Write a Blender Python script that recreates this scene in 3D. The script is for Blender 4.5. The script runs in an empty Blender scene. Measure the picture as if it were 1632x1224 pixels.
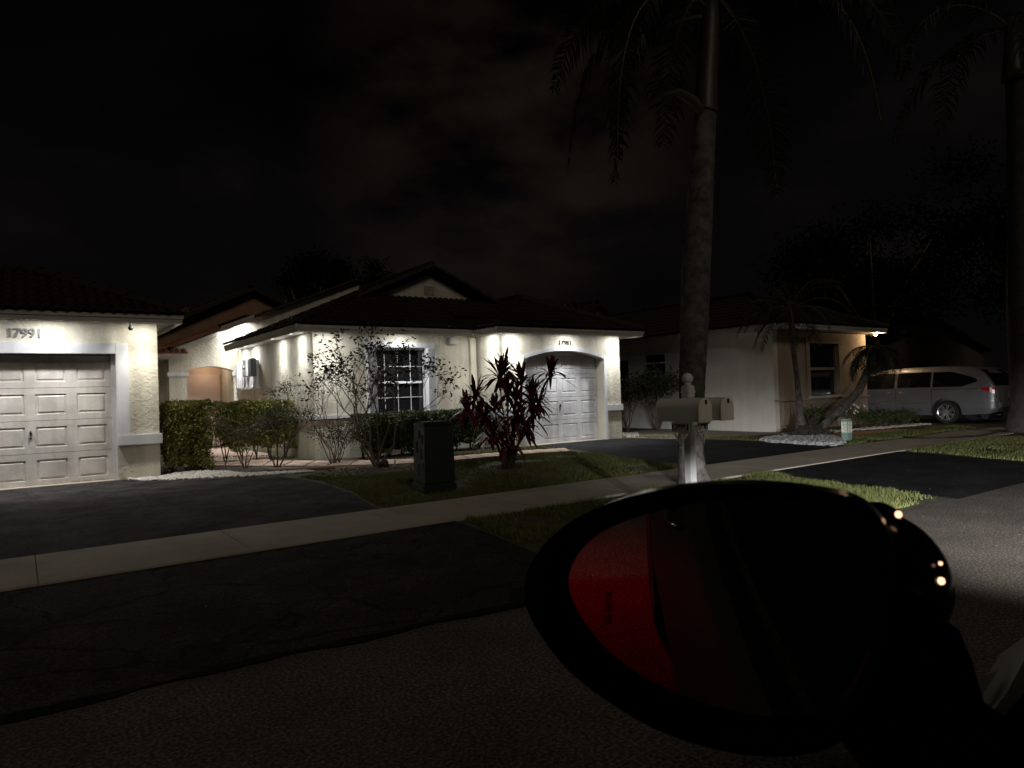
import bpy, bmesh, math, random
from mathutils import Vector, Matrix, noise
random.seed(7)
RA = math.radians
sc = bpy.context.scene
col = sc.collection

# ------------------------------------------------------------------ camera
R3 = Matrix(((0.81251049, 0.01906804, -0.58263464),
             (-0.5820529, -0.02878495, -0.81264128),
             (-0.03226659, 0.99940374, -0.01228946)))
EYE = Vector((0, 0, 1.30))
F_PX = 1100.0
cd = bpy.data.cameras.new("camera")
cd.sensor_width = 36.0
cd.lens = 36.0 * F_PX / 1632.0
cd.clip_start = 0.02
cd.clip_end = 2000
cd.dof.use_dof = True
cd.dof.focus_distance = 13.0
cd.dof.aperture_fstop = 11.0
cam = bpy.data.objects.new("camera", cd)
col.objects.link(cam)
cam.matrix_world = Matrix.Translation(EYE) @ R3.to_4x4()
sc.camera = cam

# ------------------------------------------------------------------ render look
sc.view_settings.view_transform = 'Standard'
sc.view_settings.look = 'None'
sc.view_settings.gamma = 1.0
sc.view_settings.exposure = 0.0
sc.render.engine = 'CYCLES'

# ------------------------------------------------------------------ world: night sky with faintly lit clouds
w = bpy.data.worlds.new("World")
sc.world = w
w.use_nodes = True
nt = w.node_tree
nt.nodes.clear()
out = nt.nodes.new('ShaderNodeOutputWorld')
bg = nt.nodes.new('ShaderNodeBackground')
tc = nt.nodes.new('ShaderNodeTexCoord')
mp = nt.nodes.new('ShaderNodeMapping')
mp.inputs['Scale'].default_value = (1.0, 1.0, 1.9)
mp.inputs['Rotation'].default_value = (0.3, 0.5, 0.4)
n1 = nt.nodes.new('ShaderNodeTexNoise')
n1.inputs['Scale'].default_value = 2.1
n1.inputs['Detail'].default_value = 5.0
n1.inputs['Roughness'].default_value = 0.5
n1.inputs['Distortion'].default_value = 0.25
cr = nt.nodes.new('ShaderNodeValToRGB')
cr.color_ramp.elements[0].position = 0.40
cr.color_ramp.elements[0].color = (0.0003, 0.0003, 0.0005, 1)
cr.color_ramp.elements[1].position = 0.68
cr.color_ramp.elements[1].color = (0.0050, 0.0038, 0.0034, 1)
e = cr.color_ramp.elements.new(0.52)
e.color = (0.0012, 0.0010, 0.0012, 1)
sx = nt.nodes.new('ShaderNodeSeparateXYZ')
hz = nt.nodes.new('ShaderNodeMapRange')          # town glow low in the sky
hz.inputs['From Min'].default_value = 0.0
hz.inputs['From Max'].default_value = 0.45
hz.inputs['To Min'].default_value = 1.0
hz.inputs['To Max'].default_value = 0.0
add = nt.nodes.new('ShaderNodeMixRGB')
add.blend_type = 'ADD'
add.inputs['Color2'].default_value = (0.0019, 0.0015, 0.0014, 1)
L = nt.links.new
L(tc.outputs['Generated'], mp.inputs['Vector'])
L(mp.outputs['Vector'], n1.inputs['Vector'])
L(n1.outputs['Fac'], cr.inputs['Fac'])
L(tc.outputs['Generated'], sx.inputs[0])
L(sx.outputs['Z'], hz.inputs['Value'])
L(hz.outputs['Result'], add.inputs['Fac'])
L(cr.outputs['Color'], add.inputs['Color1'])
vd = nt.nodes.new('ShaderNodeVectorMath'); vd.operation = 'DOT_PRODUCT'      # a lit cloud bank over the roofs
vd.inputs[1].default_value = (0.5470, 0.7520, 0.3680)
L(tc.outputs['Generated'], vd.inputs[0])
mr = nt.nodes.new('ShaderNodeMapRange'); mr.interpolation_type = 'SMOOTHSTEP'
mr.inputs['From Min'].default_value = 0.955; mr.inputs['From Max'].default_value = 0.999
L(vd.outputs['Value'], mr.inputs['Value'])
n3 = nt.nodes.new('ShaderNodeTexNoise'); n3.inputs['Scale'].default_value = 5.0; n3.inputs['Detail'].default_value = 5; n3.inputs['Roughness'].default_value = .5
L(mp.outputs['Vector'], n3.inputs['Vector'])
m3 = nt.nodes.new('ShaderNodeMapRange'); m3.inputs['From Min'].default_value = .40; m3.inputs['From Max'].default_value = .60
L(n3.outputs['Fac'], m3.inputs['Value'])
mu = nt.nodes.new('ShaderNodeMath'); mu.operation = 'MULTIPLY'; L(mr.outputs['Result'], mu.inputs[0]); L(m3.outputs['Result'], mu.inputs[1])
ad2 = nt.nodes.new('ShaderNodeMixRGB'); ad2.blend_type = 'ADD'; ad2.inputs['Color2'].default_value = (.0068, .0045, .0028, 1)
L(mu.outputs[0], ad2.inputs['Fac']); L(add.outputs['Color'], ad2.inputs['Color1'])
L(ad2.outputs['Color'], bg.inputs['Color'])
bg.inputs['Strength'].default_value = 1.0
L(bg.outputs['Background'], out.inputs['Surface'])

# dim warm light of the town / street lamp high behind the viewer
sd = bpy.data.lights.new("night_glow", 'SUN')
sd.energy = 0.24
sd.angle = RA(14)
sd.color = (1.0, 0.86, 0.70)
so = bpy.data.objects.new("night_glow", sd)
col.objects.link(so)
so.rotation_euler = Vector((0.20, 0.74, -0.60)).to_track_quat('-Z', 'Y').to_euler()

# ------------------------------------------------------------------ helpers
def ray(x, y):
    return (R3 @ Vector(((x - 816) / F_PX, -(y - 612) / F_PX, -1.0))).normalized()
def G(x, y, h=0.0):
    v = ray(x, y); t = (h - EYE.z) / v.z
    return EYE + v * t
def DT(x, y, t):
    return EYE + ray(x, y) * t

MATS = {}
def mat(name, c, rough=0.7, metal=0.0, bump=None, var=None, emit=None, spec=0.5, coat=0.0, wave=None):
    """bump=(scale, strength, detail)  var=(scale, amount, [colour2])"""
    if name in MATS: return MATS[name]
    m = bpy.data.materials.new(name)
    m.use_nodes = True
    t = m.node_tree
    b = t.nodes['Principled BSDF']
    b.inputs['Base Color'].default_value = (*c, 1)
    b.inputs['Roughness'].default_value = rough
    b.inputs['Metallic'].default_value = metal
    b.inputs['Specular IOR Level'].default_value = spec
    b.inputs['Coat Weight'].default_value = coat
    tcn = t.nodes.new('ShaderNodeTexCoord')
    if var:
        n = t.nodes.new('ShaderNodeTexNoise')
        n.inputs['Scale'].default_value = var[0]
        n.inputs['Detail'].default_value = 6
        n.inputs['Roughness'].default_value = 0.65
        t.links.new(tcn.outputs['Object'], n.inputs['Vector'])
        r = t.nodes.new('ShaderNodeValToRGB')
        r.color_ramp.elements[0].position = 0.32
        r.color_ramp.elements[1].position = 0.68
        c2 = var[2] if len(var) > 2 else tuple(x * (1 - var[1]) for x in c)
        r.color_ramp.elements[0].color = (*c2, 1)
        r.color_ramp.elements[1].color = (*tuple(min(1, x * (1 + var[1] * .5)) for x in c), 1)
        t.links.new(n.outputs['Fac'], r.inputs['Fac'])
        t.links.new(r.outputs['Color'], b.inputs['Base Color'])
    if bump:
        n = t.nodes.new('ShaderNodeTexNoise')
        n.inputs['Scale'].default_value = bump[0]
        n.inputs['Detail'].default_value = bump[2]
        t.links.new(tcn.outputs['Object'], n.inputs['Vector'])
        bp = t.nodes.new('ShaderNodeBump')
        bp.inputs['Strength'].default_value = bump[1]
        bp.inputs['Distance'].default_value = 0.02
        t.links.new(n.outputs['Fac'], bp.inputs['Height'])
        t.links.new(bp.outputs['Normal'], b.inputs['Normal'])
    if emit:
        b.inputs['Emission Color'].default_value = (*emit[0], 1)
        b.inputs['Emission Strength'].default_value = emit[1]
    MATS[name] = m
    return m

def streaks(t, b, tcn, amt):
    """rain streaks and grime: noise drawn out vertically"""
    mpn = t.nodes.new('ShaderNodeMapping'); mpn.inputs['Scale'].default_value = (5, 5, .7)
    t.links.new(tcn.outputs['Object'], mpn.inputs['Vector'])
    ns = t.nodes.new('ShaderNodeTexNoise'); ns.inputs['Scale'].default_value = 1.0; ns.inputs['Detail'].default_value = 6
    t.links.new(mpn.outputs['Vector'], ns.inputs['Vector'])
    rr = t.nodes.new('ShaderNodeValToRGB'); rr.color_ramp.elements[0].position = .38; rr.color_ramp.elements[1].position = .58
    rr.color_ramp.elements[0].color = (1-amt, 1-amt*1.05, 1-amt*1.15, 1); rr.color_ramp.elements[1].color = (1, 1, 1, 1)
    t.links.new(ns.outputs['Fac'], rr.inputs['Fac'])
    src = b.inputs['Base Color'].links[0].from_socket
    mm = t.nodes.new('ShaderNodeMixRGB'); mm.blend_type = 'MULTIPLY'; mm.inputs['Fac'].default_value = 1
    t.links.new(src, mm.inputs['Color1']); t.links.new(rr.outputs['Color'], mm.inputs['Color2']); t.links.new(mm.outputs['Color'], b.inputs['Base Color'])

def stucco_mat(name, c, k=1.0):
    """knock-down stucco: flat-topped trowelled islands over a sanded coat"""
    if name in MATS: return MATS[name]
    m = mat(name, c, rough=0.85, var=(1.3, 0.10), spec=0.2)
    t = m.node_tree; b = t.nodes['Principled BSDF']
    tcn = t.nodes.new('ShaderNodeTexCoord')
    n = t.nodes.new('ShaderNodeTexNoise'); n.inputs['Scale'].default_value = 9; n.inputs['Detail'].default_value = 4
    n.inputs['Distortion'].default_value = 1.2
    t.links.new(tcn.outputs['Object'], n.inputs['Vector'])
    r = t.nodes.new('ShaderNodeValToRGB')
    r.color_ramp.elements[0].position = 0.47; r.color_ramp.elements[1].position = 0.54
    t.links.new(n.outputs['Fac'], r.inputs['Fac'])
    n2 = t.nodes.new('ShaderNodeTexNoise'); n2.inputs['Scale'].default_value = 70; n2.inputs['Detail'].default_value = 3
    t.links.new(tcn.outputs['Object'], n2.inputs['Vector'])
    ad = t.nodes.new('ShaderNodeMath'); ad.operation = 'MULTIPLY_ADD'
    t.links.new(n2.outputs['Fac'], ad.inputs[0]); ad.inputs[1].default_value = 0.25
    t.links.new(r.outputs['Color'], ad.inputs[2])
    streaks(t, b, tcn, .16 if k > .5 else .05)
    bp = t.nodes.new('ShaderNodeBump'); bp.inputs['Strength'].default_value = 0.55 * k; bp.inputs['Distance'].default_value = 0.012
    t.links.new(ad.outputs[0], bp.inputs['Height'])
    t.links.new(bp.outputs['Normal'], b.inputs['Normal'])
    return m

def asphalt_mat(name, c, crack=0.5, patch=.6):
    if name in MATS: return MATS[name]
    m = mat(name, c, rough=0.9, var=(1.7, patch), bump=(110, 0.55, 4), spec=0.12)
    t = m.node_tree; b = t.nodes['Principled BSDF']
    src = b.inputs['Base Color'].links[0].from_socket
    tcn = t.nodes.new('ShaderNodeTexCoord')
    sp = t.nodes.new('ShaderNodeTexNoise'); sp.inputs['Scale'].default_value = 62; sp.inputs['Detail'].default_value = 5
    t.links.new(tcn.outputs['Object'], sp.inputs['Vector'])
    rs = t.nodes.new('ShaderNodeValToRGB')
    rs.color_ramp.elements[0].position = 0.42; rs.color_ramp.elements[0].color = (.55, .55, .55, 1)
    rs.color_ramp.elements[1].position = 0.70; rs.color_ramp.elements[1].color = (1.9, 1.9, 1.9, 1)
    t.links.new(sp.outputs['Fac'], rs.inputs['Fac'])
    mx = t.nodes.new('ShaderNodeMixRGB'); mx.blend_type = 'MULTIPLY'; mx.inputs['Fac'].default_value = 1
    t.links.new(src, mx.inputs['Color1']); t.links.new(rs.outputs['Color'], mx.inputs['Color2'])
    # cracks
    nd = t.nodes.new('ShaderNodeTexNoise'); nd.inputs['Scale'].default_value = 2.2; nd.inputs['Detail'].default_value = 5
    t.links.new(tcn.outputs['Object'], nd.inputs['Vector'])
    mv = t.nodes.new('ShaderNodeMixRGB'); mv.inputs['Fac'].default_value = 0.35
    t.links.new(tcn.outputs['Object'], mv.inputs['Color1']); t.links.new(nd.outputs['Color'], mv.inputs['Color2'])
    vo = t.nodes.new('ShaderNodeTexVoronoi'); vo.feature = 'DISTANCE_TO_EDGE'; vo.inputs['Scale'].default_value = 1.5
    t.links.new(mv.outputs['Color'], vo.inputs['Vector'])
    rc = t.nodes.new('ShaderNodeValToRGB')
    rc.color_ramp.elements[0].position = 0.0; rc.color_ramp.elements[0].color = (1 - crack,) * 3 + (1,)
    rc.color_ramp.elements[1].position = 0.018; rc.color_ramp.elements[1].color = (1, 1, 1, 1)
    t.links.new(vo.outputs['Distance'], rc.inputs['Fac'])
    m2 = t.nodes.new('ShaderNodeMixRGB'); m2.blend_type = 'MULTIPLY'; m2.inputs['Fac'].default_value = 1
    t.links.new(mx.outputs['Color'], m2.inputs['Color1']); t.links.new(rc.outputs['Color'], m2.inputs['Color2'])
    t.links.new(m2.outputs['Color'], b.inputs['Base Color'])
    return m

def leaf_mat(name, c, c2, rough=0.5):
    """foliage whose colour varies leaf by leaf (face attribute free: noise at leaf scale)"""
    if name in MATS: return MATS[name]
    m = mat(name, c, rough=rough, var=(14, 0.5, c2), spec=0.0 if rough > .9 else 0.3)
    return m

STUCCO = stucco_mat('cream_stucco', (.63, .595, .50), .55)
STUCCO_W = stucco_mat('pale_stucco', (.70, .66, .60), .35)
STUCCO_D = stucco_mat('tan_stucco', (.37, .305, .235), .6)
TRIM = mat('white_trim_paint', (.66, .67, .70), .55, var=(2, .08))
for m_ in (TRIM,):
    streaks(m_.node_tree, m_.node_tree.nodes['Principled BSDF'], m_.node_tree.nodes.new('ShaderNodeTexCoord'), .14)
FASC = mat('fascia_paint', (.52, .50, .46), .6, var=(3, .12))
DOORW = mat('garage_door_paint', (.60, .565, .525), .5, var=(3, .22), bump=(5, .25, 3))
DOORW2 = mat('garage_door_white', (.62, .62, .65), .5, var=(3, .22), bump=(5, .25, 3))
for m_ in (DOORW, DOORW2):
    streaks(m_.node_tree, m_.node_tree.nodes['Principled BSDF'], m_.node_tree.nodes.new('ShaderNodeTexCoord'), .16)
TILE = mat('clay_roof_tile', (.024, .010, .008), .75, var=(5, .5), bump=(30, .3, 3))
GLASS = mat('dark_window_glass', (.010, .010, .012), .08, spec=.7)
CONC = mat('concrete_paving', (.40, .35, .28), .85, var=(1.2, .22), bump=(50, .25, 4))
ASPH = asphalt_mat('sealed_driveway_asphalt', (.042, .037, .038), .85, .85)
ASPH2 = asphalt_mat('new_driveway_asphalt', (.024, .023, .026), .1)
ROAD = asphalt_mat('worn_road_asphalt', (.130, .110, .094), .15, .25)
BRICK = mat('pinkish_path_paving', (.46, .33, .26), .85, var=(6, .25), bump=(40, .3, 3))
SOIL = mat('mulch_soil', (.055, .040, .028), .95, var=(7, .6), bump=(30, .8, 5))
TURF = mat('turf_soil', (.070, .074, .026), .95, var=(5, .55, (.050, .036, .020)), bump=(40, .8, 4))
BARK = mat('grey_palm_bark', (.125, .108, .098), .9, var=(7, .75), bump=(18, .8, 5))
TWIG = mat('brown_twig_bark', (.13, .095, .065), .85, var=(10, .4), bump=(40, .5, 3))
BLACKP = mat('gloss_black_plastic', (.006, .006, .007), .18, spec=.5)
BLACKM = mat('matt_black_plastic', (.008, .008, .008), .6)
METALD = mat('dark_metal', (.05, .05, .05), .4, .6)

def mkempty(name, loc, rz=0.0):
    o = bpy.data.objects.new(name, None)
    o.empty_display_size = .2
    col.objects.link(o); o.location = loc; o.rotation_euler = (0, 0, rz)
    return o

def tag(o, label=None, cat=None, group=None, kind=None):
    if label: o['label'] = label
    if cat: o['category'] = cat
    if group: o['group'] = group
    if kind: o['kind'] = kind
    return o

def root_of(o):
    while o.parent: o = o.parent
    return o

class MB:
    """collects faces in WORLD coordinates, then links them as one mesh object"""
    def __init__(s): s.v = []; s.f = []; s.sm = []; s.marks = []
    def new(s):
        """what follows becomes a mesh object of its own"""
        s.marks.append((len(s.v), len(s.f))); return s
    def pieces(s):
        ms = [(0, 0)]+s.marks+[(len(s.v), len(s.f))]; out = []
        for (v0, f0), (v1, f1) in zip(ms[:-1], ms[1:]):
            if f1 == f0: continue
            q = type(s)(); q.v = s.v[v0:v1]; q.f = [tuple(i-v0 for i in f) for f in s.f[f0:f1]]; q.sm = s.sm[f0:f1]; out.append(q)
        return out
    def poly(s, pts, smooth=False):
        i = len(s.v); s.v += [tuple(p) for p in pts]; s.f.append(tuple(range(i, i + len(pts)))); s.sm.append(smooth)
    def box(s, x0, x1, y0, y1, z0, z1, bev=0.0):
        if x1 < x0: x0, x1 = x1, x0
        if y1 < y0: y0, y1 = y1, y0
        if z1 < z0: z0, z1 = z1, z0
        i = len(s.v)
        b = min(bev, (x1-x0)*.45, (y1-y0)*.45, (z1-z0)*.45)
        if b <= 0:
            s.v += [(x0,y0,z0),(x1,y0,z0),(x1,y1,z0),(x0,y1,z0),(x0,y0,z1),(x1,y0,z1),(x1,y1,z1),(x0,y1,z1)]
            for f in [(0,3,2,1),(4,5,6,7),(0,1,5,4),(1,2,6,5),(2,3,7,6),(3,0,4,7)]:
                s.f.append(tuple(i+k for k in f)); s.sm.append(False)
        else:
            bm = bmesh.new(); bmesh.ops.create_cube(bm, size=1)
            for v in bm.verts: v.co = ((x0+x1)/2+v.co.x*(x1-x0), (y0+y1)/2+v.co.y*(y1-y0), (z0+z1)/2+v.co.z*(z1-z0))
            bmesh.ops.bevel(bm, geom=bm.edges[:], offset=b, segments=2, affect='EDGES')
            s.bm(bm)
    def bm(s, bm, M=None, smooth=False):
        bm.verts.index_update(); i = len(s.v)
        for v in bm.verts: s.v.append(tuple(M @ v.co) if M else tuple(v.co))
        for f in bm.faces: s.f.append(tuple(i+v.index for v in f.verts)); s.sm.append(smooth)
        bm.free()
    def prism(s, pts, d):
        """polygon pts extruded by vector d"""
        d = Vector(d); a = [Vector(p) for p in pts]; b = [p + d for p in a]; n = len(a)
        s.poly(a[::-1]); s.poly(b)
        for k in range(n): s.poly([a[k], a[(k+1) % n], b[(k+1) % n], b[k]])
    def tube(s, path, rad, n=8, cap=True, smooth=True):
        path = [Vector(p) for p in path]
        if not hasattr(rad, '__len__'): rad = [rad] * len(path)
        i0 = len(s.v); up = None
        for k, p in enumerate(path):
            t = (path[min(k+1, len(path)-1)] - path[max(k-1, 0)])
            if t.length < 1e-9: t = Vector((0, 0, 1))
            t.normalize()
            if up is None: up = Vector((1, 0, 0)) if abs(t.x) < .8 else Vector((0, 1, 0))
            a = (up - t * up.dot(t)).normalized(); bb = t.cross(a); up = a
            for j in range(n):
                an = 2*math.pi*j/n
                s.v.append(tuple(p + (a*math.cos(an) + bb*math.sin(an)) * rad[k]))
        for k in range(len(path)-1):
            for j in range(n):
                s.f.append((i0+k*n+j, i0+k*n+(j+1) % n, i0+(k+1)*n+(j+1) % n, i0+(k+1)*n+j)); s.sm.append(smooth)
        if cap:
            s.f.append(tuple(i0+j for j in range(n))[::-1]); s.sm.append(False)
            s.f.append(tuple(i0+(len(path)-1)*n+j for j in range(n))); s.sm.append(False)
    def ball(s, c, r, seg=14, sc3=(1, 1, 1)):
        bm = bmesh.new(); bmesh.ops.create_uvsphere(bm, u_segments=seg, v_segments=max(6, seg*2//3), radius=r)
        s.bm(bm, Matrix.Translation(c) @ Matrix.Diagonal((*sc3, 1)), True)
    def build(s, name, m, parent=None, xf=None):
        if s.marks: return [q.build(name, m, parent, xf) for q in s.pieces()][0]
        me = bpy.data.meshes.new(name)
        off = root_of(parent).location if parent else Vector((0, 0, 0))
        vs = s.v
        if xf is not None: vs = [tuple(xf @ Vector(v)) for v in vs]
        me.from_pydata([(v[0]-off.x, v[1]-off.y, v[2]-off.z) for v in vs], [], s.f)
        me.polygons.foreach_set('use_smooth', s.sm)
        me.materials.append(m)
        me.update()
        o = bpy.data.objects.new(name, me)
        col.objects.link(o)
        if parent: o.parent = parent
        return o

def sheet(name, pts, z, m, thick=0.0, kind='structure'):
    b = MB()
    if thick: b.prism([(p[0], p[1], z - thick) for p in pts], (0, 0, thick))
    else: b.poly([(p[0], p[1], z) for p in pts])
    o = b.build(name, m)
    if kind: o['kind'] = kind
    return o

def inpoly(x, y, P):
    r = False; j = len(P)-1
    for i in range(len(P)):
        if (P[i][1] > y) != (P[j][1] > y) and x < (P[j][0]-P[i][0])*(y-P[i][1])/(P[j][1]-P[i][1])+P[i][0]: r = not r
        j = i
    return r

def smooth_poly(P, it=2):
    for _ in range(it):
        Q = []
        for i in range(len(P)):
            a, b = P[i], P[(i+1) % len(P)]
            Q += [(a[0]*.75+b[0]*.25, a[1]*.75+b[1]*.25), (a[0]*.25+b[0]*.75, a[1]*.25+b[1]*.75)]
        P = Q
    return P

def lamp(kind, loc, energy, color, parent=None, aim=None, **kw):
    d = bpy.data.lights.new('lamp_light', kind); d.energy = energy; d.color = color
    for k, v in kw.items(): setattr(d, k, v)
    o = bpy.data.objects.new('lamp_light', d); col.objects.link(o)
    loc = Vector(loc)
    if parent:
        o.parent = parent; o.location = loc - root_of(parent).location
    else: o.location = loc
    if aim: o.rotation_euler = Vector(aim).to_track_quat('-Z', 'Y').to_euler()
    return o

def text_mesh(s, size, ext, M, name, m, parent, width=None, bold=0.0):
    cu = bpy.data.curves.new('writing', 'FONT'); cu.body = s; cu.size = size; cu.extrude = ext; cu.offset = bold
    cu.align_x = 'CENTER'; cu.align_y = 'CENTER'
    tmp = bpy.data.objects.new('writing', cu); col.objects.link(tmp)
    bpy.context.view_layer.update()
    me = bpy.data.meshes.new_from_object(tmp.evaluated_get(bpy.context.evaluated_depsgraph_get()))
    bpy.data.objects.remove(tmp)
    if width:
        xs = [v.co.x for v in me.vertices]; k = width / (max(xs)-min(xs))
        for v in me.vertices: v.co.x *= k
    off = root_of(parent).location
    me.transform(Matrix.Translation(-off) @ M)
    me.materials.clear(); me.materials.append(m)
    o = bpy.data.objects.new(name, me); col.objects.link(o); o.parent = parent
    return o
FRONT = Matrix.Rotation(RA(90), 4, 'X')      # text that faces the street (-Y)

# ------------------------------------------------------------------ ground
SOILZ = 0.0
sheet('ground', [(-60, -30), (90, -30), (90, 110), (-60, 110)], -0.004, TURF)
ROADEDGE = [(-30, 3.62), (-2, 3.70), (0.9, 3.58), (2.4, 3.46), (3.3, 3.44), (8.2, 3.33), (9.9, 3.24), (12.1, 3.3), (40, 3.3)]
sheet('road', [(-30, -9), (40, -9)] + ROADEDGE[::-1], 0.0, ROAD)
D1 = [(-2.6, 7.3), (3.36, 7.3), (3.46, 8.0), (3.66, 8.9), (3.74, 9.9), (3.76, 10.9), (3.58, 11.9), (2.6, 12.55), (1.75, 13.1), (1.45, 13.86), (-1.2, 13.86), (-2.2, 13.0)]
sheet('driveway', D1, 0.004, ASPH)
A1 = [(-3.6, 3.62), (-2, 3.70), (0.9, 3.58), (2.4, 3.44), (3.2, 3.42), (3.35, 4.37), (3.50, 5.2), (3.62, 6.12), (-3.0, 6.12)]
sheet('driveway', A1, 0.006, asphalt_mat('old_apron_asphalt', (.042, .035, .029), .9, .7))
A2 = [(8.15, 3.26), (8.42, 4.24), (8.45, 5.1), (8.85, 5.75), (8.95, 6.12), (12.95, 6.12), (12.85, 5.5), (12.53, 4.77), (12.3, 3.99), (12.1, 3.2)]
sheet('driveway', A2, 0.006, ASPH2)
D2 = [(8.92, 7.3), (9.1, 8.6), (9.35, 9.6), (9.7, 10.5), (9.95, 11.6), (9.98, 12.6), (9.85, 13.5), (12.38, 13.5), (12.75, 13.15), (13.2, 12.3), (13.55, 11.2), (13.75, 10.2), (13.7, 9.3), (13.35, 8.2), (13.3, 7.3)]
sheet('driveway', D2, 0.004, ASPH2)
sheet('driveway', [(20.2, 6.9), (21.2, 8.5), (21.3, 10.8), (21.45, 19), (25.6, 19), (25.6, 3.2), (20.4, 3.2), (19.9, 5.5)], 0.003, asphalt_mat('grey_driveway_asphalt', (.09, .085, .08), .2))
# seams of sealant where aprons meet the road
def seam(P, wd, name='road_seam'):
    b = MB()
    for i in range(len(P)-1):
        a = Vector((*P[i], 0)); c = Vector((*P[i+1], 0)); n = int((c-a).length/.12)+1
        for k in range(n):
            p = a.lerp(c, k/n); q = a.lerp(c, (k+1)/n)
            w0 = wd*(.5+1.0*noise.noise(p*3.1+Vector((5, 0, 0)))); w1 = wd*(.5+1.0*noise.noise(q*3.1+Vector((5, 0, 0))))
            j0 = .03*noise.noise(p*2.3); j1 = .03*noise.noise(q*2.3)
            b.poly([(p.x, p.y-abs(w0)+j0-.02, .010), (q.x, q.y-abs(w1)+j1-.02, .010), (q.x, q.y+abs(w1)+j1, .010), (p.x, p.y+abs(w0)+j0, .010)])
    o = b.build(name, mat('tar_sealant', (.012, .011, .010), .95, spec=.05)); o['kind'] = 'structure'; return o
seam([(-3.6, 3.63), (-2, 3.70), (0.9, 3.58), (2.4, 3.45), (3.3, 3.43)], .06)

# sidewalk in slabs, with tooled joints
b = MB(); x = -7.5
while x < 17.2:
    b.box(x, x+1.515, 6.12, 7.33, -.05, .022, .003); x += 1.52
SW = b.build('sidewalk', CONC); SW['kind'] = 'structure'
far_walk = [(16.2, 6.12), (17.0, 6.35), (17.9, 6.62), (19.8, 6.45), (21, 6.3), (21, 7.0), (19.0, 7.3), (17.7, 7.45), (17.72, 7.33), (17.2, 7.33), (17.2, 6.13)]
sheet('sidewalk', [(17.22, 6.4), (18.2, 6.66), (20.2, 6.5), (20.2, 7.1), (18.4, 7.45), (17.22, 7.36)], 0.018, CONC, .05)

# garden path of pale pavers from the driveway to the front door
PATHN = [(3.1, 15.0), (3.9, 13.9), (4.75, 12.75), (5.8, 11.95), (6.9, 11.62), (8.0, 11.6), (9.0, 11.45), (9.5, 11.15)]
PATHF = [(3.3, 16.2), (4.4, 14.95), (5.3, 13.55), (6.2, 12.75), (7.2, 12.35), (8.2, 12.3), (9.2, 12.15), (9.95, 11.9)]
b = MB()
for i in range(len(PATHN)-1):
    for k in range(3):
        t0, t1 = k/3, (k+1)/3
        def q(A, t): return Vector((A[i][0]*(1-t)+A[i+1][0]*t, A[i][1]*(1-t)+A[i+1][1]*t, 0))
        for r in range(4):
            u0, u1 = r/4, (r+1)/4
            p = [q(PATHN, t0).lerp(q(PATHF, t0), u0), q(PATHN, t1-.03).lerp(q(PATHF, t1-.03), u0), q(PATHN, t1-.03).lerp(q(PATHF, t1-.03), u1-.03), q(PATHN, t0).lerp(q(PATHF, t0), u1-.03)]
            b.prism([(v.x, v.y, -.02) for v in p], (0, 0, .045))
b.prism([(3.2, 16.2, -.02), (4.35, 15.0, -.02), (4.9, 17.0, -.02), (4.8, 20.4, -.02), (3.75, 20.4, -.02), (3.5, 18, -.02)], (0, 0, .04))
o = b.build('garden_path', BRICK); o['kind'] = 'structure'
sheet('garden_path', [(14.6, 8.75), (15.4, 8.55), (17.0, 8.75), (18.8, 8.5), (18.6, 9.0), (17.2, 9.35), (15.6, 9.3), (14.9, 9.2)], .020, mat('terracotta_path', (.42, .22, .13), .85, var=(5, .2)), .03)
sheet('garden_path', [(13.5, 11.3), (15.8, 10.55), (16.5, 10.2), (16.5, 10.95), (16.45, 14.9), (15.2, 14.9), (13.2, 13.9), (13.1, 13.0)], .006, mat('bare_sand', (.26, .22, .17), .95, var=(4, .3), bump=(40, .5, 4)))
# planting beds
sheet('planting_bed', [(2.07, 13.0), (2.6, 12.55), (3.6, 12.1), (4.3, 12.0), (4.6, 12.7), (3.9, 13.85), (3.1, 15), (2.9, 16), (2.07, 16)], .002, SOIL)
sheet('planting_bed', smooth_poly([(5.0, 10.9), (5.9, 10.9), (6.2, 11.5), (5.6, 11.9), (4.9, 11.9), (4.6, 11.3)]), .002, SOIL)
sheet('planting_bed', smooth_poly([(5.7, 9.3), (7.6, 9.0), (8.3, 9.5), (7.6, 10.1), (6.2, 10.2)]), .002, SOIL)
sheet('planting_bed', [(5.11, 13.9), (5.5, 13.35), (6.3, 13.3), (9.15, 13.1), (9.15, 14.29), (5.11, 14.29)], .003, SOIL)
sheet('planting_bed', smooth_poly([(17.3, 5.4), (19.6, 5.2), (19.9, 6.3), (18.6, 6.7), (17.4, 6.35)]), .003, SOIL)
sheet('planting_bed', [(15.6, 9.9), (21.2, 9.3), (21.3, 10.9), (16.5, 10.9), (16.0, 10.4)], .002, SOIL)

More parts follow.
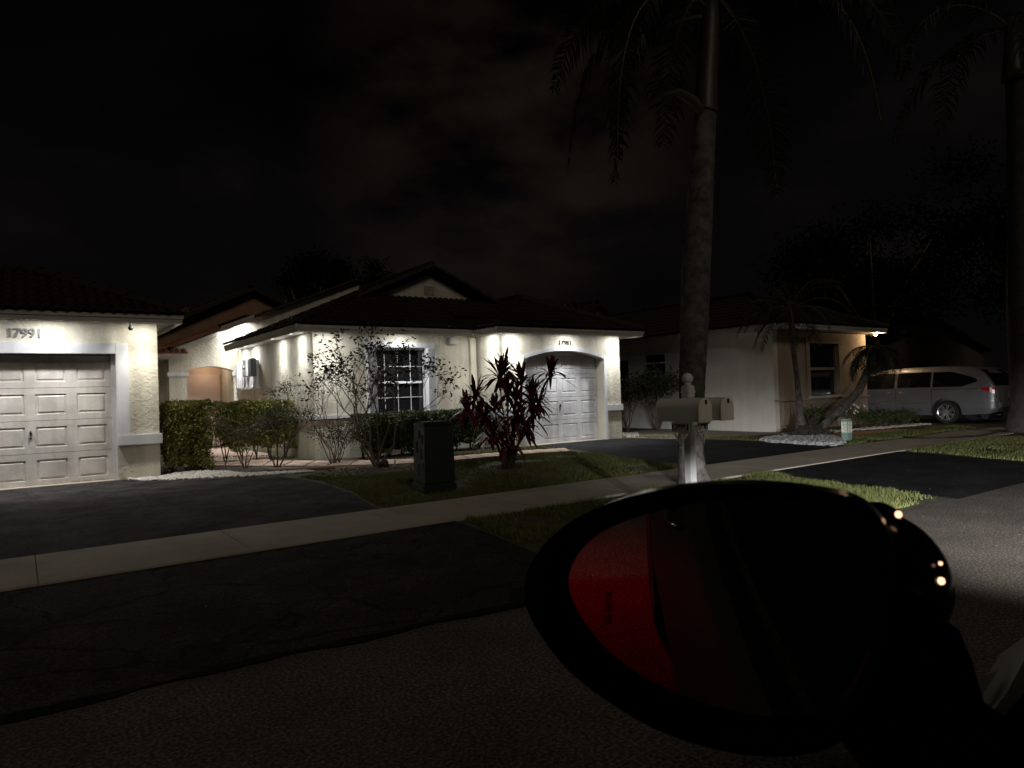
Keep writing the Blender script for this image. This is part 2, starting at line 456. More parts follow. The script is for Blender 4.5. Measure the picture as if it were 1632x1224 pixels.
# grass: blades far too many to count
def grass(name, areas, label):
    V = []; F = []
    for P, dens, h, wd in areas:
        x0 = min(p[0] for p in P); x1 = max(p[0] for p in P); y0 = min(p[1] for p in P); y1 = max(p[1] for p in P)
        for _ in range(int((x1-x0)*(y1-y0)*dens)):
            x = random.uniform(x0, x1); y = random.uniform(y0, y1)
            ex = .05*noise.noise(Vector((x*4, y*4, 3)))
            if not inpoly(x+ex, y+ex, P): continue
            cl = noise.noise(Vector((x*1.3, y*1.3, 0)))
            if random.random() < .30 - cl*1.3: continue
            hh = h*random.uniform(.5, 1.15)*(1+.5*cl); a = random.uniform(0, 6.28)
            dx, dy = math.cos(a)*wd, math.sin(a)*wd; lx, ly = random.gauss(0, .4)*hh, random.gauss(0, .4)*hh
            i = len(V); V += [(x-dx, y-dy, 0), (x+dx, y+dy, 0), (x+lx, y+ly, hh)]; F.append((i, i+1, i+2))
    b = MB(); b.v = V; b.f = F; b.sm = [False]*len(F)
    o = b.build(name, leaf_mat('grass_blades', (.135, .140, .045), (.070, .085, .025), .8))
    return tag(o, label, 'grass', kind='stuff')
STRIP = [(3.36, 3.5), (8.1, 3.42), (8.36, 4.24), (8.4, 5.15), (8.8, 5.8), (8.9, 6.1), (3.7, 6.1), (3.55, 5.2), (3.42, 4.37)]
YARD = [(3.45, 7.36), (8.88, 7.36), (9.0, 8.5), (9.3, 9.6), (9.62, 10.4), (9.5, 11.1), (9.0, 11.4), (8, 11.55), (6.9, 11.55), (6.3, 11.6), (5.6, 10.6), (4.2, 11.0), (3.85, 11.4), (3.8, 9.9), (3.72, 8.9), (3.5, 8.0)]
YARD2 = [(6.3, 12.8), (7.3, 12.45), (9.0, 12.35), (9.9, 12.1), (9.8, 13.1), (6.4, 13.3)]
grass('grass', [(STRIP, 5200, .055, .005), (YARD, 2600, .042, .007), (YARD2, 1800, .042, .009),
                ([(13.05, 5.5), (12.6, 4.6), (12.4, 3.9), (12.2, 3.4), (17, 3.4), (20, 3.6), (20, 5.2), (17.3, 5.5), (16.6, 6.0), (15.6, 6.1), (13.1, 6.1)], 1500, .05, .011),
                ([(13.4, 7.4), (15, 7.4), (18.5, 7.6), (19.9, 7.4), (20.6, 8.3), (19, 8.45), (17, 8.6), (15.4, 8.4), (14.8, 7.9), (13.6, 7.5)], 1100, .05, .011),
                ([(13.15, 13.6), (13.3, 12.5), (13.7, 11.3), (13.85, 10.3), (13.8, 9.7), (14.3, 9.6), (15.0, 10.4), (13.9, 11.6), (13.5, 13.6)], 1200, .045, .011),
                ([(3.3, 16.9), (3.6, 16.6), (4.3, 15.6), (4.8, 15.3), (4.9, 15.8), (3.6, 18)], 500, .06, .012)],
      'short lawn and verge grass around the driveways')

# white stones
def stones(name, P, n, r0, r1, label, m, zj=.01):
    b = MB()
    x0 = min(p[0] for p in P); x1 = max(p[0] for p in P); y0 = min(p[1] for p in P); y1 = max(p[1] for p in P)
    k = 0
    while k < n:
        x = random.uniform(x0, x1); y = random.uniform(y0, y1)
        if not inpoly(x, y, P): continue
        k += 1
        bm = bmesh.new(); bmesh.ops.create_icosphere(bm, subdivisions=1, radius=random.uniform(r0, r1))
        for v in bm.verts: v.co *= random.uniform(.8, 1.15)
        M = Matrix.Translation((x, y, random.uniform(0.004, zj+.012))) @ Matrix.Rotation(random.uniform(0, 6), 4, 'Z') @ Matrix.Diagonal((1.3, .9, .6, 1))
        b.bm(bm, M)
    return tag(b.build(name, m), label, 'gravel', kind='stuff')
STONE = mat('white_river_stone', (.50, .475, .44), .8, var=(9, .25))
stones('white_gravel', [(1.5, 13.68), (1.75, 13.15), (2.6, 12.6), (3.6, 12.15), (4.25, 12.05), (4.2, 12.4), (3.3, 12.8), (3.1, 13.6), (2.75, 14.1), (2.3, 14.0), (2.1, 13.66)], 2600, .016, .034,
       'white pebbles edging the driveway below the cream pillar', STONE)
stones('white_gravel', smooth_poly([(13.6, 9.5), (13.45, 8.3), (13.5, 7.45), (14.4, 7.9), (15.3, 8.6), (15.9, 9.4), (15.6, 9.9), (14.6, 9.9)], 1), 3200, .022, .046,
       'pale grey stones heaped around the palm clump', mat('pale_river_stone', (.42, .42, .43), .8, var=(9, .25)), .05)
stones('white_gravel', [(13.1, 13.2), (13.5, 13.1), (14.6, 14.2), (14.3, 14.7), (13.05, 14.0)], 500, .02, .04,
       'white pebbles beside the far corner of the arched garage', STONE)
stones('white_gravel', [(16.2, 9.5), (17.5, 9.7), (19.0, 9.35), (21.2, 9.1), (21.2, 9.4), (19, 9.7), (17.4, 10.0), (16, 9.8)], 350, .03, .06,
       'row of white stones edging the bed under the window', STONE)
stones('fallen_leaves', [(3.6, 11.2), (5.8, 10.9), (6.4, 11.6), (5.2, 12.2), (4.3, 12.0)], 500, .008, .02, 'brown leaf litter on the bed under the bare shrub', mat('leaf_litter', (.12, .08, .05), .9), .01)

# ------------------------------------------------------------------ house pieces
def wall_x(b, Y, th, x0, x1, z0, z1, holes=()):
    """wall whose outer face is the plane Y (facing -Y); holes = (x0,x1,z0,fn(x)->ztop)"""
    hs = sorted(holes)
    x = x0
    for (a, c, zb, ft) in hs:
        if a > x: b.box(x, a, Y, Y+th, z0, z1)
        if zb > z0: b.box(a, c, Y, Y+th, z0, zb)
        n = 1 if ft(a) == ft((a+c)/2) else 24
        for k in range(n):
            u0 = a+(c-a)*k/n; u1 = a+(c-a)*(k+1)/n
            q = [(u0, ft(u0)), (u1, ft(u1)), (u1, z1), (u0, z1)]
            b.poly([(p[0], Y, p[1]) for p in q]); b.poly([(p[0], Y+th, p[1]) for p in q][::-1])
            b.poly([(u0, Y, ft(u0)), (u0, Y+th, ft(u0)), (u1, Y+th, ft(u1)), (u1, Y, ft(u1))])
        x = c
    if x < x1: b.box(x, x1, Y, Y+th, z0, z1)

def garage_door(parent, x0, x1, z1, Y, m, name='garage_door'):
    """four by four raised panels; returns the door with its handle"""
    b = MB(); W = x1-x0; h = z1/4; g = .006
    for r in range(4):
        za, zb = r*h+g/2, (r+1)*h-g/2
        b.box(x0, x1, Y+.012, Y+.045, za, zb)
        cw = W/4
        for c in range(4):
            a = x0+c*cw; e = a+cw
            mx = .075; mz = .10
            xs = [a, a+mx, a+mx+.022, a+mx+.05, e-mx-.05, e-mx-.022, e-mx, e]
            xi = [a+mx, a+mx+.03, e-mx-.03, e-mx]; zi = [za+mz, za+mz+.03, zb-mz-.03, zb-mz]
            # frame round the panel
            b.poly([(a, Y, za), (e, Y, za), (xi[3], Y, zi[0]), (xi[0], Y, zi[0])])
            b.poly([(e, Y, za), (e, Y, zb), (xi[3], Y, zi[3]), (xi[3], Y, zi[0])])
            b.poly([(e, Y, zb), (a, Y, zb), (xi[0], Y, zi[3]), (xi[3], Y, zi[3])])
            b.poly([(a, Y, zb), (a, Y, za), (xi[0], Y, zi[0]), (xi[0], Y, zi[3])])
            d = .022
            o4 = [(xi[0], zi[0]), (xi[3], zi[0]), (xi[3], zi[3]), (xi[0], zi[3])]
            m4 = [(xi[0]+.008, zi[0]+.008), (xi[3]-.008, zi[0]+.008), (xi[3]-.008, zi[3]-.008), (xi[0]+.008, zi[3]-.008)]
            i4 = [(xi[0]+.045, zi[0]+.045), (xi[3]-.045, zi[0]+.045), (xi[3]-.045, zi[3]-.045), (xi[0]+.045, zi[3]-.045)]
            for k in range(4):
                k2 = (k+1) % 4
                b.poly([(o4[k][0], Y, o4[k][1]), (o4[k2][0], Y, o4[k2][1]), (m4[k2][0], Y+d, m4[k2][1]), (m4[k][0], Y+d, m4[k][1])])
                b.poly([(m4[k][0], Y+d, m4[k][1]), (m4[k2][0], Y+d, m4[k2][1]), (i4[k2][0], Y+.003, i4[k2][1]), (i4[k][0], Y+.003, i4[k][1])])
            b.poly([(p[0], Y+.003, p[1]) for p in i4])
        b.poly([(x0, Y, zb), (x1, Y, zb), (x1, Y+.03, zb), (x0, Y+.03, zb)])
        b.poly([(x0, Y, za), (x0, Y+.03, za), (x1, Y+.03, za), (x1, Y, za)])
    d = b.build(name, m, parent)
    c = (x0+x1)/2; hb = MB()
    hb.tube([(c, Y-.002, h*1.62), (c, Y-.03, h*1.62)], .022, 10)
    hb.box(c-.012, c+.012, Y-.045, Y-.03, h*1.55, h*1.70, .004)
    hb.tube([(c, Y-.002, h*1.47), (c, Y-.012, h*1.47)], .016, 10)
    hb.build('handle', METALD, d)
    vb = MB()
    for k in range(3): vb.box(x1-.62+k*.17, x1-.48+k*.17, Y-.004, Y-.001, .035, .062)
    vb.build('label_strip', mat('worn_sticker', (.42, .40, .38), .6), d)
    return d

def roof_plane(b, O, U, Vd, n_u, period, vmin, vmax, under=None):
    """barrel tiles: columns up the slope. O eave origin, U unit along eave, Vd unit up slope"""
    O = Vector(O); U = Vector(U).normalized(); Vd = Vector(Vd).normalized(); N = U.cross(Vd).normalized()
    if N.z < 0: N = -N
    for k in range(n_u):
        u = (k+.5)*period
        a, c = vmin(u), vmax(u)
        if c-a < .08: continue
        v = a; first = True
        while v < c-.02:
            e = min(v+.33, c); r0 = period*.50; r1 = period*.40
            seg = 5
            ring0 = []; ring1 = []
            for j in range(seg+1):
                an = math.pi*j/seg
                ring0.append(O+U*(u-math.cos(an)*r0)+N*(math.sin(an)*r0*.75+.012)+Vd*v)
                ring1.append(O+U*(u-math.cos(an)*r1)+N*(math.sin(an)*r1*.75)+Vd*(e+.02))
            for j in range(seg): b.poly([ring0[j], ring0[j+1], ring1[j+1], ring1[j]], True)
            if True:
                ri = [O+U*(u-math.cos(math.pi*j/seg)*r0*.82)+N*(math.sin(math.pi*j/seg)*r0*.55+.004)+Vd*v for j in range(seg+1)]
                for j in range(seg): b.poly([ring0[j+1], ring0[j], ri[j], ri[j+1]])
            v = e

def ridge_tiles(b, A, Bp, r=.11):
    A = Vector(A); Bp = Vector(Bp); d = Bp-A; n = max(1, int(d.length/.36)); s = d.cross(Vector((0, 0, 1))).normalized(); N = s.cross(d).normalized()
    if N.z < 0: N = -N
    for k in range(n):
        p = A+d*(k/n); q = A+d*((k+1.06)/n)
        r0, r1 = r, r*.84
        rg0 = [p+s*math.cos(math.pi*j/6)*r0+N*(math.sin(math.pi*j/6)*r0+.01) for j in range(7)]
        rg1 = [q+s*math.cos(math.pi*j/6)*r1+N*math.sin(math.pi*j/6)*r1 for j in range(7)]
        for j in range(6): b.poly([rg0[j], rg0[j+1], rg1[j+1], rg1[j]], True)
        b.poly(rg0)

def hip_roof(x0, x1, y0, y1, z, s, parent, front=True, name='roof', back_gable=True):
    """hip at y0 end, open ridge to y1"""
    hw = (x1-x0)/2; xc = (x0+x1)/2; zt = z+hw*s; yr = y0+hw
    b = MB()
    b.poly([(x0, y0, z), (x1, y0, z), (xc, yr, zt)])
    b.poly([(x0, y0, z), (xc, yr, zt), (xc, y1, zt), (x0, y1, z)])
    b.poly([(x1, y0, z), (x1, y1, z), (xc, y1, zt), (xc, yr, zt)])
    b.poly([(x0, y1, z), (xc, y1, zt), (x1, y1, z)])
    b.poly([(x0, y0, z-.02), (x0, y1, z-.02), (x1, y1, z-.02), (x1, y0, z-.02)])
    k = math.sqrt(1+s*s); P = .165
    roof_plane(b, (x0, y0-.04, z), (1, 0, 0), (0, 1, s), int((x1-x0)/P), P, lambda u: 0, lambda u: min(u, (x1-x0)-u)*k)
    roof_plane(b, (x0-.04, y1, z), (0, -1, 0), (1, 0, s), int((y1-y0)/P), P, lambda u: 0, lambda u: min(hw, (y1-y0)-u)*k)
    roof_plane(b, (x1+.04, y0, z), (0, 1, 0), (-1, 0, s), int((y1-y0)/P), P, lambda u: 0, lambda u: min(hw, u)*k)
    ridge_tiles(b, (x0, y0, z+.04), (xc, yr, zt+.04)); ridge_tiles(b, (x1, y0, z+.04), (xc, yr, zt+.04)); ridge_tiles(b, (xc, yr, zt+.04), (xc, y1, zt+.04))
    return b.build(name, TILE, parent)

def fascia_run(b, P, zb=2.66, zt=2.82, t=.03):
    """two-step fascia board along polyline P (xy), outside to the left... drawn as boxes aligned to axes"""
    for i in range(len(P)-1):
        (xa, ya), (xc, yc) = P[i], P[i+1]
        if abs(ya-yc) < 1e-6:
            b.box(min(xa, xc), max(xa, xc), ya, ya+t, zb, zb+(zt-zb)*.55)
            b.box(min(xa, xc)-.018, max(xa, xc)+.018, ya-.018, ya+t, zb+(zt-zb)*.55, zt)
        else:
            sgn = 1 if P[i][0] > 8 and False else 0
            b.box(xa-t/2, xa+t/2, min(ya, yc)+.031, max(ya, yc), zb, zb+(zt-zb)*.55)
            b.box(xa-t/2-.016, xa+t/2+.016, min(ya, yc)+.031, max(ya, yc), zb+(zt-zb)*.55, zt)

LIGHTC = (0.98, 0.985, 0.97)
EM = mat('lit_lamp_lens', (.9, .9, .9), .3, emit=((.95, .98, 1.0), 2.5))
LK = 7.0
def soffit_light(x, y, z, parent, P=26, cone=96, color=LIGHTC, tilt=None):
    b = MB(); b.tube([(x, y, z), (x, y, z-.004)], [.075, .07], 16)
    o = b.build('recessed_light', TRIM, parent)
    b = MB(); b.tube([(x, y, z-.005), (x, y, z-.007)], .052, 14)
    b.build('lens', EM, o)
    lamp('SPOT', (x, y, z-.03), P*LK, color, o, tilt or (0, 0, -1), spot_size=RA(cone), spot_blend=1.0, shadow_soft_size=.045)
    lamp('AREA', (x, y, z-.012), P*.78, color, o, (0, 0, -1), shape='DISK', size=.10)

# ================================================================== house 1 (left)
H1 = mkempty('house', (0.2, 13.7, 0))
tag(H1, 'cream stucco house at left edge with plain square garage door and number 17991', 'house')
b = MB(); wall_x(b, 13.7, .2, -1.75, 2.05, 0, 2.77, [(-1.05, 1.39, -1, lambda x: 2.19)])
b.box(1.85, 2.05, 13.9, 21, 0, 2.77); b.box(-1.75, -1.55, 13.9, 21, 0, 2.77)
b.build('wall', STUCCO, H1)
b = MB()
b.box(-1.22, 1.39, 13.66, 13.699, 2.19, 2.375, .004); b.new().box(1.392, 1.585, 13.66, 13.699, .78, 2.375, .004); b.new().box(-1.24, -1.052, 13.66, 13.699, .78, 2.18, .004)
b.new().box(1.392, 2.09, 13.64, 13.699, .60, .775, .006); b.new().box(2.051, 2.09, 13.70, 21, .60, .775, .006)
b.new().box(1.33, 1.389, 13.80, 13.85, 0, 2.19); b.new().box(-1.049, -1.0, 13.80, 13.85, 0, 2.19)
b.build('trim', TRIM, H1)
garage_door(H1, -1.0, 1.33, 2.17, 13.86, DOORW)
b = MB(); b.box(-1.1, 1.42, 13.68, 13.95, -.02, .015); b.build('threshold', CONC, H1)
b = MB(); fascia_run(b, [(-2.1, 13.12), (2.37, 13.12)], 2.685, 2.83); b.box(2.34, 2.37, 13.151, 21, 2.685, 2.76); b.box(2.34, 2.388, 13.151, 21, 2.76, 2.83); b.build('fascia', FASC, H1)
b = MB(); b.box(-2.1, 2.339, 13.151, 13.699, 2.745, 2.76); b.box(2.051, 2.339, 13.70, 21, 2.745, 2.76); b.build('soffit', TRIM, H1)
b = MB()
for k in range(6): b.box(2.10, 2.29, 13.30+k*.04, 13.325+k*.04, 2.734, 2.744)
b.build('soffit_vent', METALD, H1)
hip_roof(-2.15, 2.40, 13.10, 21.5, 2.83, .43, H1)
text_mesh('17991', .20, .008, Matrix.Translation((.115, 13.685, 2.515)) @ FRONT, 'house_number', mat('grey_numerals', (.20, .19, .20), .5, .3), H1, .42, .004)
b = MB(); b.ball((1.60, 13.40, 2.615), .042); b.tube([(1.60, 13.40, 2.62), (1.60, 13.40, 2.705)], .018, 8); b.build('security_camera', BLACKM, H1)
for x in (-.80, .46): soffit_light(x, 13.28, 2.744, H1, 20)
soffit_light(1.80, 13.30, 2.744, H1, 15, color=(1.0, .96, .86))

# ================================================================== house 2 (centre)
H2 = mkempty('house', (9.2, 14.3, 0))
tag(H2, 'cream stucco house in the middle with arched garage door and bright soffit lights', 'house')
def arch(x0, x1, zs, zc):
    c = (x0+x1)/2; hw = (x1-x0)/2
    return lambda x: zs+(zc-zs)*(1-((x-c)/hw)**2)
ga = arch(9.85, 12.40, 2.10, 2.30)
b = MB()
wall_x(b, 13.2, .2, 9.2, 13.0, 0, 2.74, [(9.85, 12.40, -1, ga)])
b.box(9.2, 9.4, 13.4, 14.3, 0, 2.74); b.box(12.8, 13.0, 13.4, 21, 0, 2.74)
wall_x(b, 14.3, .2, 5.1, 9.199, 0, 2.76, [(6.40, 7.86, .88, lambda x: 2.40)])
b.box(5.1, 5.3, 14.5, 20.3, 0, 2.76)
b.box(12.401, 12.6, 13.401, 13.62, 0, 2.35); b.box(9.65, 9.849, 13.401, 13.62, 0, 2.35); b.box(9.65, 12.6, 13.401, 13.62, 2.31, 2.6)
# entry gable wall with arched porch
ea = arch(3.74, 4.94, 2.17, 2.29)
rk = lambda x: 2.60+.408*(x-2.98)
b2pts = []
def gable_strip(bb, xa, xb, lo, Y, th, n=1):
    for k in range(n):
        u0 = xa+(xb-xa)*k/n; u1 = xa+(xb-xa)*(k+1)/n
        q = [(u0, lo(u0)), (u1, lo(u1)), (u1, rk2(u1)), (u0, rk2(u0))]
        bb.prism([(p[0], Y, p[1]) for p in q], (0, th, 0))
rk2 = lambda x: rk(x) if x < 8.7 else rk(8.7)-.408*(x-8.7)
gable_strip(b, 3.3, 3.74, lambda x: 0, 20.3, .35); gable_strip(b, 3.74, 4.94, ea, 20.3, .35, 20); gable_strip(b, 4.94, 5.1, lambda x: 0, 20.3, .35)
gable_strip(b, 5.1, 12.9, lambda x: 2.4, 20.3, .3, 30)
b.box(2.3, 3.3, 21.0, 21.2, 0, 2.55); b.box(3.3, 3.5, 20.65, 23, 0, 2.4); b.box(4.94, 5.1, 20.65, 23, 0, 2.4)
# front gable above the skirt roof
b.prism([(7.05, 16, 3.70), (10.69, 16, 3.70), (8.87, 16, 4.47)], (0, .15, 0))
b.build('wall', STUCCO, H2)
# garage trims
b = MB(); N = 30
for k in range(N):
    u0 = 9.77+(12.48-9.77)*k/N; u1 = 9.77+(12.48-9.77)*(k+1)/N
    fo = arch(9.77, 12.48, 2.16, 2.40); fi = lambda x: ga(min(max(x, 9.852), 12.398))
    b.prism([(u0, 13.165, fi(u0)), (u1, 13.165, fi(u1)), (u1, 13.165, fo(u1)), (u0, 13.165, fo(u0))], (0, .034, 0))
b.new().box(9.77, 9.848, 13.165, 13.199, 0.0, 2.10); b.new().box(12.402, 12.48, 13.165, 13.199, 0.0, 2.10)
b.new().box(12.482, 13.04, 13.15, 13.199, .74, .90, .006); b.new().box(9.16, 9.768, 13.15, 13.199, .74, .90, .006); b.new().box(9.16, 9.199, 13.2, 14.25, .74, .90, .006); b.new().box(13.001, 13.04, 13.2, 20, .74, .90)
b.new().box(5.06, 6.2, 14.26, 14.299, .86, .94, .006); b.new().box(5.06, 5.099, 14.3, 20.2, .86, .94, .006)
b.build('trim', TRIM, H2)
garage_door(H2, 9.855, 12.395, 2.30, 13.47, DOORW2)
b = MB(); b.box(9.80, 12.42, 13.19, 13.55, -.02, .014); b.build('threshold', CONC, H2)
# window with accordion shutters
b = MB()
b.box(6.44, 7.80, 14.40, 14.44, .9, 2.38)
WG = b.build('window', GLASS, H2)
b = MB()
for x in (6.42, 7.78): b.box(x-.03, x+.03, 14.36, 14.46, .88, 2.40)
for z, h in ((2.385, .03), (1.625, .035), (.90, .03)): b.box(6.45, 7.75, 14.36, 14.46, z-h, z+h*.4)
b.build('window_frame', TRIM, WG)
b = MB()
for k in range(1, 4): b.box(6.45+1.3*k/4-.008, 6.45+1.3*k/4+.008, 14.388, 14.40, .93, 2.35)
for z in (1.27, 1.98): b.box(6.451, 7.749, 14.384, 14.400, z-.008, z+.008)
b.build('muntin', mat('muntin_grey', (.50, .50, .50), .5), WG)
b = MB(); b.box(6.27, 7.99, 14.22, 14.299, 2.405, 2.52, .006); b.build('window_header', TRIM, WG); b = MB(); b.box(6.30, 7.96, 14.16, 14.299, .80, .87, .006); b.build('window_sill', TRIM, WG)
for xa, xb in ((6.28, 6.50), (7.76, 7.98)):
    b = MB(); n = 7
    for k in range(n):
        u0 = xa+(xb-xa)*k/n; u1 = xa+(xb-xa)*(k+1)/n; um = (u0+u1)/2
        b.poly([(u0, 14.215, .88), (um, 14.15, .88), (um, 14.15, 2.40), (u0, 14.215, 2.40)]); b.poly([(um, 14.15, .88), (u1, 14.215, .88), (u1, 14.215, 2.40), (um, 14.15, 2.40)])
    b.box(xa, xb, 14.22, 14.298, .88, 2.40)
    b.build('storm_shutter', TRIM, WG)
# roof, fascia, soffits
b = MB()
S = .43; zE = 2.82
z_at = lambda y: zE+S*(y-13.7)
XR = 13.40; XC = 8.87
ztop = 4.66
# front skirt, left slope, right slope
hipx = lambda y: 4.6+(y-13.7)
yr = 13.7+(ztop-zE)/S
b.poly([(4.6, 13.7, zE), (XR, 13.7, zE), (XR-2.4, 16.1, z_at(16.1)), (4.6+2.4, 16.1, z_at(16.1))])
b.poly([(4.6, 13.7, zE), (4.6+2.4, 16.1, z_at(16.1)), (8.87, 16.1, ztop), (8.87, 24, ztop), (4.6, 19.7, zE)])
b.poly([(4.6, 19.7, zE), (8.87, 24, ztop), (8.87, 19.7, ztop)])
b.poly([(XR-2.4, 16.1, z_at(16.1)), (XR, 13.7, zE), (XR, 24, zE), (8.87, 24, ztop), (8.87, 16.1, ztop)])
kk = math.sqrt(1+S*S); P_ = .165
roof_plane(b, (4.6, 13.66, zE), (1, 0, 0), (0, 1, S), int(4.2/P_), P_, lambda u: 0, lambda u: min(u, 2.4)*kk)
roof_plane(b, (8.8, 13.66, zE), (1, 0, 0), (0, 1, S), int((XR-8.8)/P_), P_, lambda u: .9, lambda u: 2.4*kk)
roof_plane(b, (4.56, 19.7, zE), (0, -1, 0), (1, 0, S), int(6/P_), P_, lambda u: 0, lambda u: min(4.25, 6-u if 6-u < 2.4 else 4.25)*kk)
# gable verge boards of tile
for (xa, za, xb, zb_) in ((6.72, 3.66, 8.87, 4.60), (11.02, 3.66, 8.87, 4.60)):
    n = 26
    for y in (15.78, 15.95): ridge_tiles(b, (xa, y, za+.05), (xb, y, zb_+.05), .10)
b.poly([(6.72, 15.7, 3.66), (8.87, 15.7, 4.60), (8.87, 16.2, 4.60), (6.72, 16.2, 3.66)]); b.poly([(11.02, 15.7, 3.66), (8.87, 15.7, 4.60), (8.87, 16.2, 4.60), (11.02, 16.2, 3.66)])
ridge_tiles(b, (4.6, 13.7, zE+.04), (7.0, 16.1, z_at(16.1)+.04)); ridge_tiles(b, (8.87, 15.8, ztop+.03), (8.87, 24, ztop+.03))
# rear entry gable roof: rake tiles, lamp light painted into the clay
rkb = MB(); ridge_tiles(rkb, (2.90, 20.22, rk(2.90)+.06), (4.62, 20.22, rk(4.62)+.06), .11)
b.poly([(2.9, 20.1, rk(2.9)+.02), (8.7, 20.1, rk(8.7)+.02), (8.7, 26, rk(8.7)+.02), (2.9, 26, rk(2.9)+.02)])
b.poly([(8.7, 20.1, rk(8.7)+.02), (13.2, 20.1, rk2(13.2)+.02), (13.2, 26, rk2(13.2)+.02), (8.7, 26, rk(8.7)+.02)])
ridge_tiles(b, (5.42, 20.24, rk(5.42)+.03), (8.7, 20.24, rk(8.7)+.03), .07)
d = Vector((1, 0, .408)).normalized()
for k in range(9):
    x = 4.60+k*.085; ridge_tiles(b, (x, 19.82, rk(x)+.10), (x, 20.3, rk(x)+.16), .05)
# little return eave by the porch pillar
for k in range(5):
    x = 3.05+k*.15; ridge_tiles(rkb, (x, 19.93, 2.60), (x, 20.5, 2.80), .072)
rkb.build('rake_tile', mat('lit_clay_tile', (.26, .11, .065), .75, var=(5, .4), bump=(30, .3, 3)), H2)
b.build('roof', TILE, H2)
hip_roof(8.72, 13.42, 12.66, 17.5, 2.80, .43, H2)
b = MB()
fascia_run(b, [(4.6, 13.68), (8.72, 13.68)], 2.66, 2.80)
b.box(4.585, 4.615, 13.711, 19.7, 2.66, 2.74); b.box(4.567, 4.615, 13.711, 19.7, 2.74, 2.82)
fascia_run(b, [(8.74, 12.68), (13.38, 12.68)], 2.65, 2.79)
b.box(8.74, 8.77, 12.711, 13.677, 2.65, 2.73); b.box(8.722, 8.77, 12.711, 13.677, 2.73, 2.79); b.box(13.36, 13.39, 12.711, 21, 2.65, 2.79)
# stepped fascia under the lit rake, and the return eave
q = [(4.50, rk(4.50)-.03), (5.38, rk(5.38)-.03), (5.38, rk(5.38)+.06), (4.50, rk(4.50)+.06)]
b.prism([(p[0], 19.78, p[1]) for p in q], (0, .03, 0))
b.prism([(p[0]+.03, 19.76, p[1]+.07) for p in q], (0, .05, 0))
b.box(2.95, 3.66, 19.94, 19.97, 2.46, 2.54); b.box(2.93, 3.70, 19.92, 19.97, 2.54, 2.60)
b.prism([(2.92, 20.18, rk(2.92)-.10), (4.55, 20.18, rk(4.55)-.10), (4.55, 20.18, rk(4.55)), (2.92, 20.18, rk(2.92))], (0, .1, 0))
b.build('fascia', FASC, H2)
b = MB()
b.box(4.616, 8.72, 13.711, 14.299, 2.73, 2.75); b.box(4.616, 5.099, 14.30, 19.7, 2.73, 2.75)
b.box(8.771, 13.359, 12.711, 13.199, 2.715, 2.735); b.box(8.771, 9.199, 13.2, 14.25, 2.715, 2.735); b.box(13.001, 13.359, 13.2, 21, 2.715, 2.735)
b.prism([(4.50, 19.81, rk(4.50)), (5.38, 19.81, rk(5.38)), (5.38, 20.30, rk(5.38)), (4.50, 20.30, rk(4.50))], (0, 0, .02))
b.box(2.97, 3.66, 19.971, 20.3, 2.48, 2.50)
b.build('soffit', TRIM, H2)
# downspout, meter cabinet, junction box
b = MB(); b.box(8.98, 9.14, 14.20, 14.298, .05, 2.66, .012); b.build('downspout', mat('cream_downspout', (.60, .56, .46), .5), H2)
b = MB(); b.box(8.40, 8.62, 14.19, 14.298, 2.50, 2.665, .01); b.build('junction_box', FASC, H2)
b = MB(); b.box(5.0, 5.099, 18.30, 20.2, 1.62, 1.67); b.box(5.03, 5.099, 18.35, 20.25, 1.67, 2.36)
for k in range(5): b.box(4.985, 5.03, 19.4+k*.17, 19.5+k*.17, 1.67, 2.36)
mc = b.build('meter_cabinet', TRIM, H2)
b = MB(); b.box(4.93, 5.03, 18.95, 19.30, 1.95, 2.40, .015); b.tube([(4.93, 19.1, 2.2), (4.88, 19.1, 2.2)], .06, 12); b.build('electric_meter', mat('meter_grey', (.35, .37, .36), .4, .3), mc)
b = MB(); b.box(4.90, 5.03, 18.30, 18.62, 1.93, 2.40, .015)
for k in range(4): b.box(4.885, 4.90, 18.33+k*.07, 18.36+k*.07, 1.95, 2.38)
b.build('breaker_box', mat('box_dark_grey', (.12, .12, .13), .4, .4), mc)
# entry porch interior and pillar cap
b = MB(); b.box(3.26, 3.78, 20.26, 20.299, 2.02, 2.13, .005); b.new().box(4.90, 5.05, 20.26, 20.299, 2.02, 2.13, .005); b.build('pillar_cap', TRIM, H2)
b = MB(); b.box(3.5, 4.94, 21.6, 21.7, 0, 2.5); b.box(3.5, 4.94, 20.65, 21.6, 2.40, 2.45); b.build('porch_wall', mat('peach_paint', (.52, .38, .27), .7, var=(2, .08)), H2)
b = MB(); b.box(3.95, 4.86, 21.54, 21.599, .02, 2.12, .01)
fd = b.build('front_door', mat('pink_door_paint', (.55, .40, .33), .5), H2)
b = MB(); b.ball((4.30, 21.50, 1.02), .035); b.tube([(4.30, 21.535, 1.02), (4.30, 21.50, 1.02)], .014, 8); b.build('handle', METALD, fd); b = MB(); b.tube([(4.30, 21.535, 1.2), (4.30, 21.52, 1.2)], .025, 10); b.build('lock', METALD, fd)
b = MB(); b.box(3.56, 3.80, 21.56, 21.598, .2, 2.1); sl = b.build('side_window', GLASS, H2)
b = MB()
for z in (.2, .67, 1.15, 1.62, 2.08): b.box(3.55, 3.81, 21.545, 21.56, z-.012, z+.012)
for x in (3.56, 3.80): b.box(x-.012, x+.012, 21.54, 21.56, .2, 2.1)
b.build('window_frame', TRIM, sl)
lamp('POINT', (4.45, 21.1, 2.28), 6, (1.0, .84, .66), H2, shadow_soft_size=.05)
text_mesh('17981', .155, .006, Matrix.Translation((11.12, 13.188, 2.49)) @ FRONT, 'house_number', mat('dark_numerals', (.02, .02, .02), .5, .3), H2, .37, .003)
b = MB()
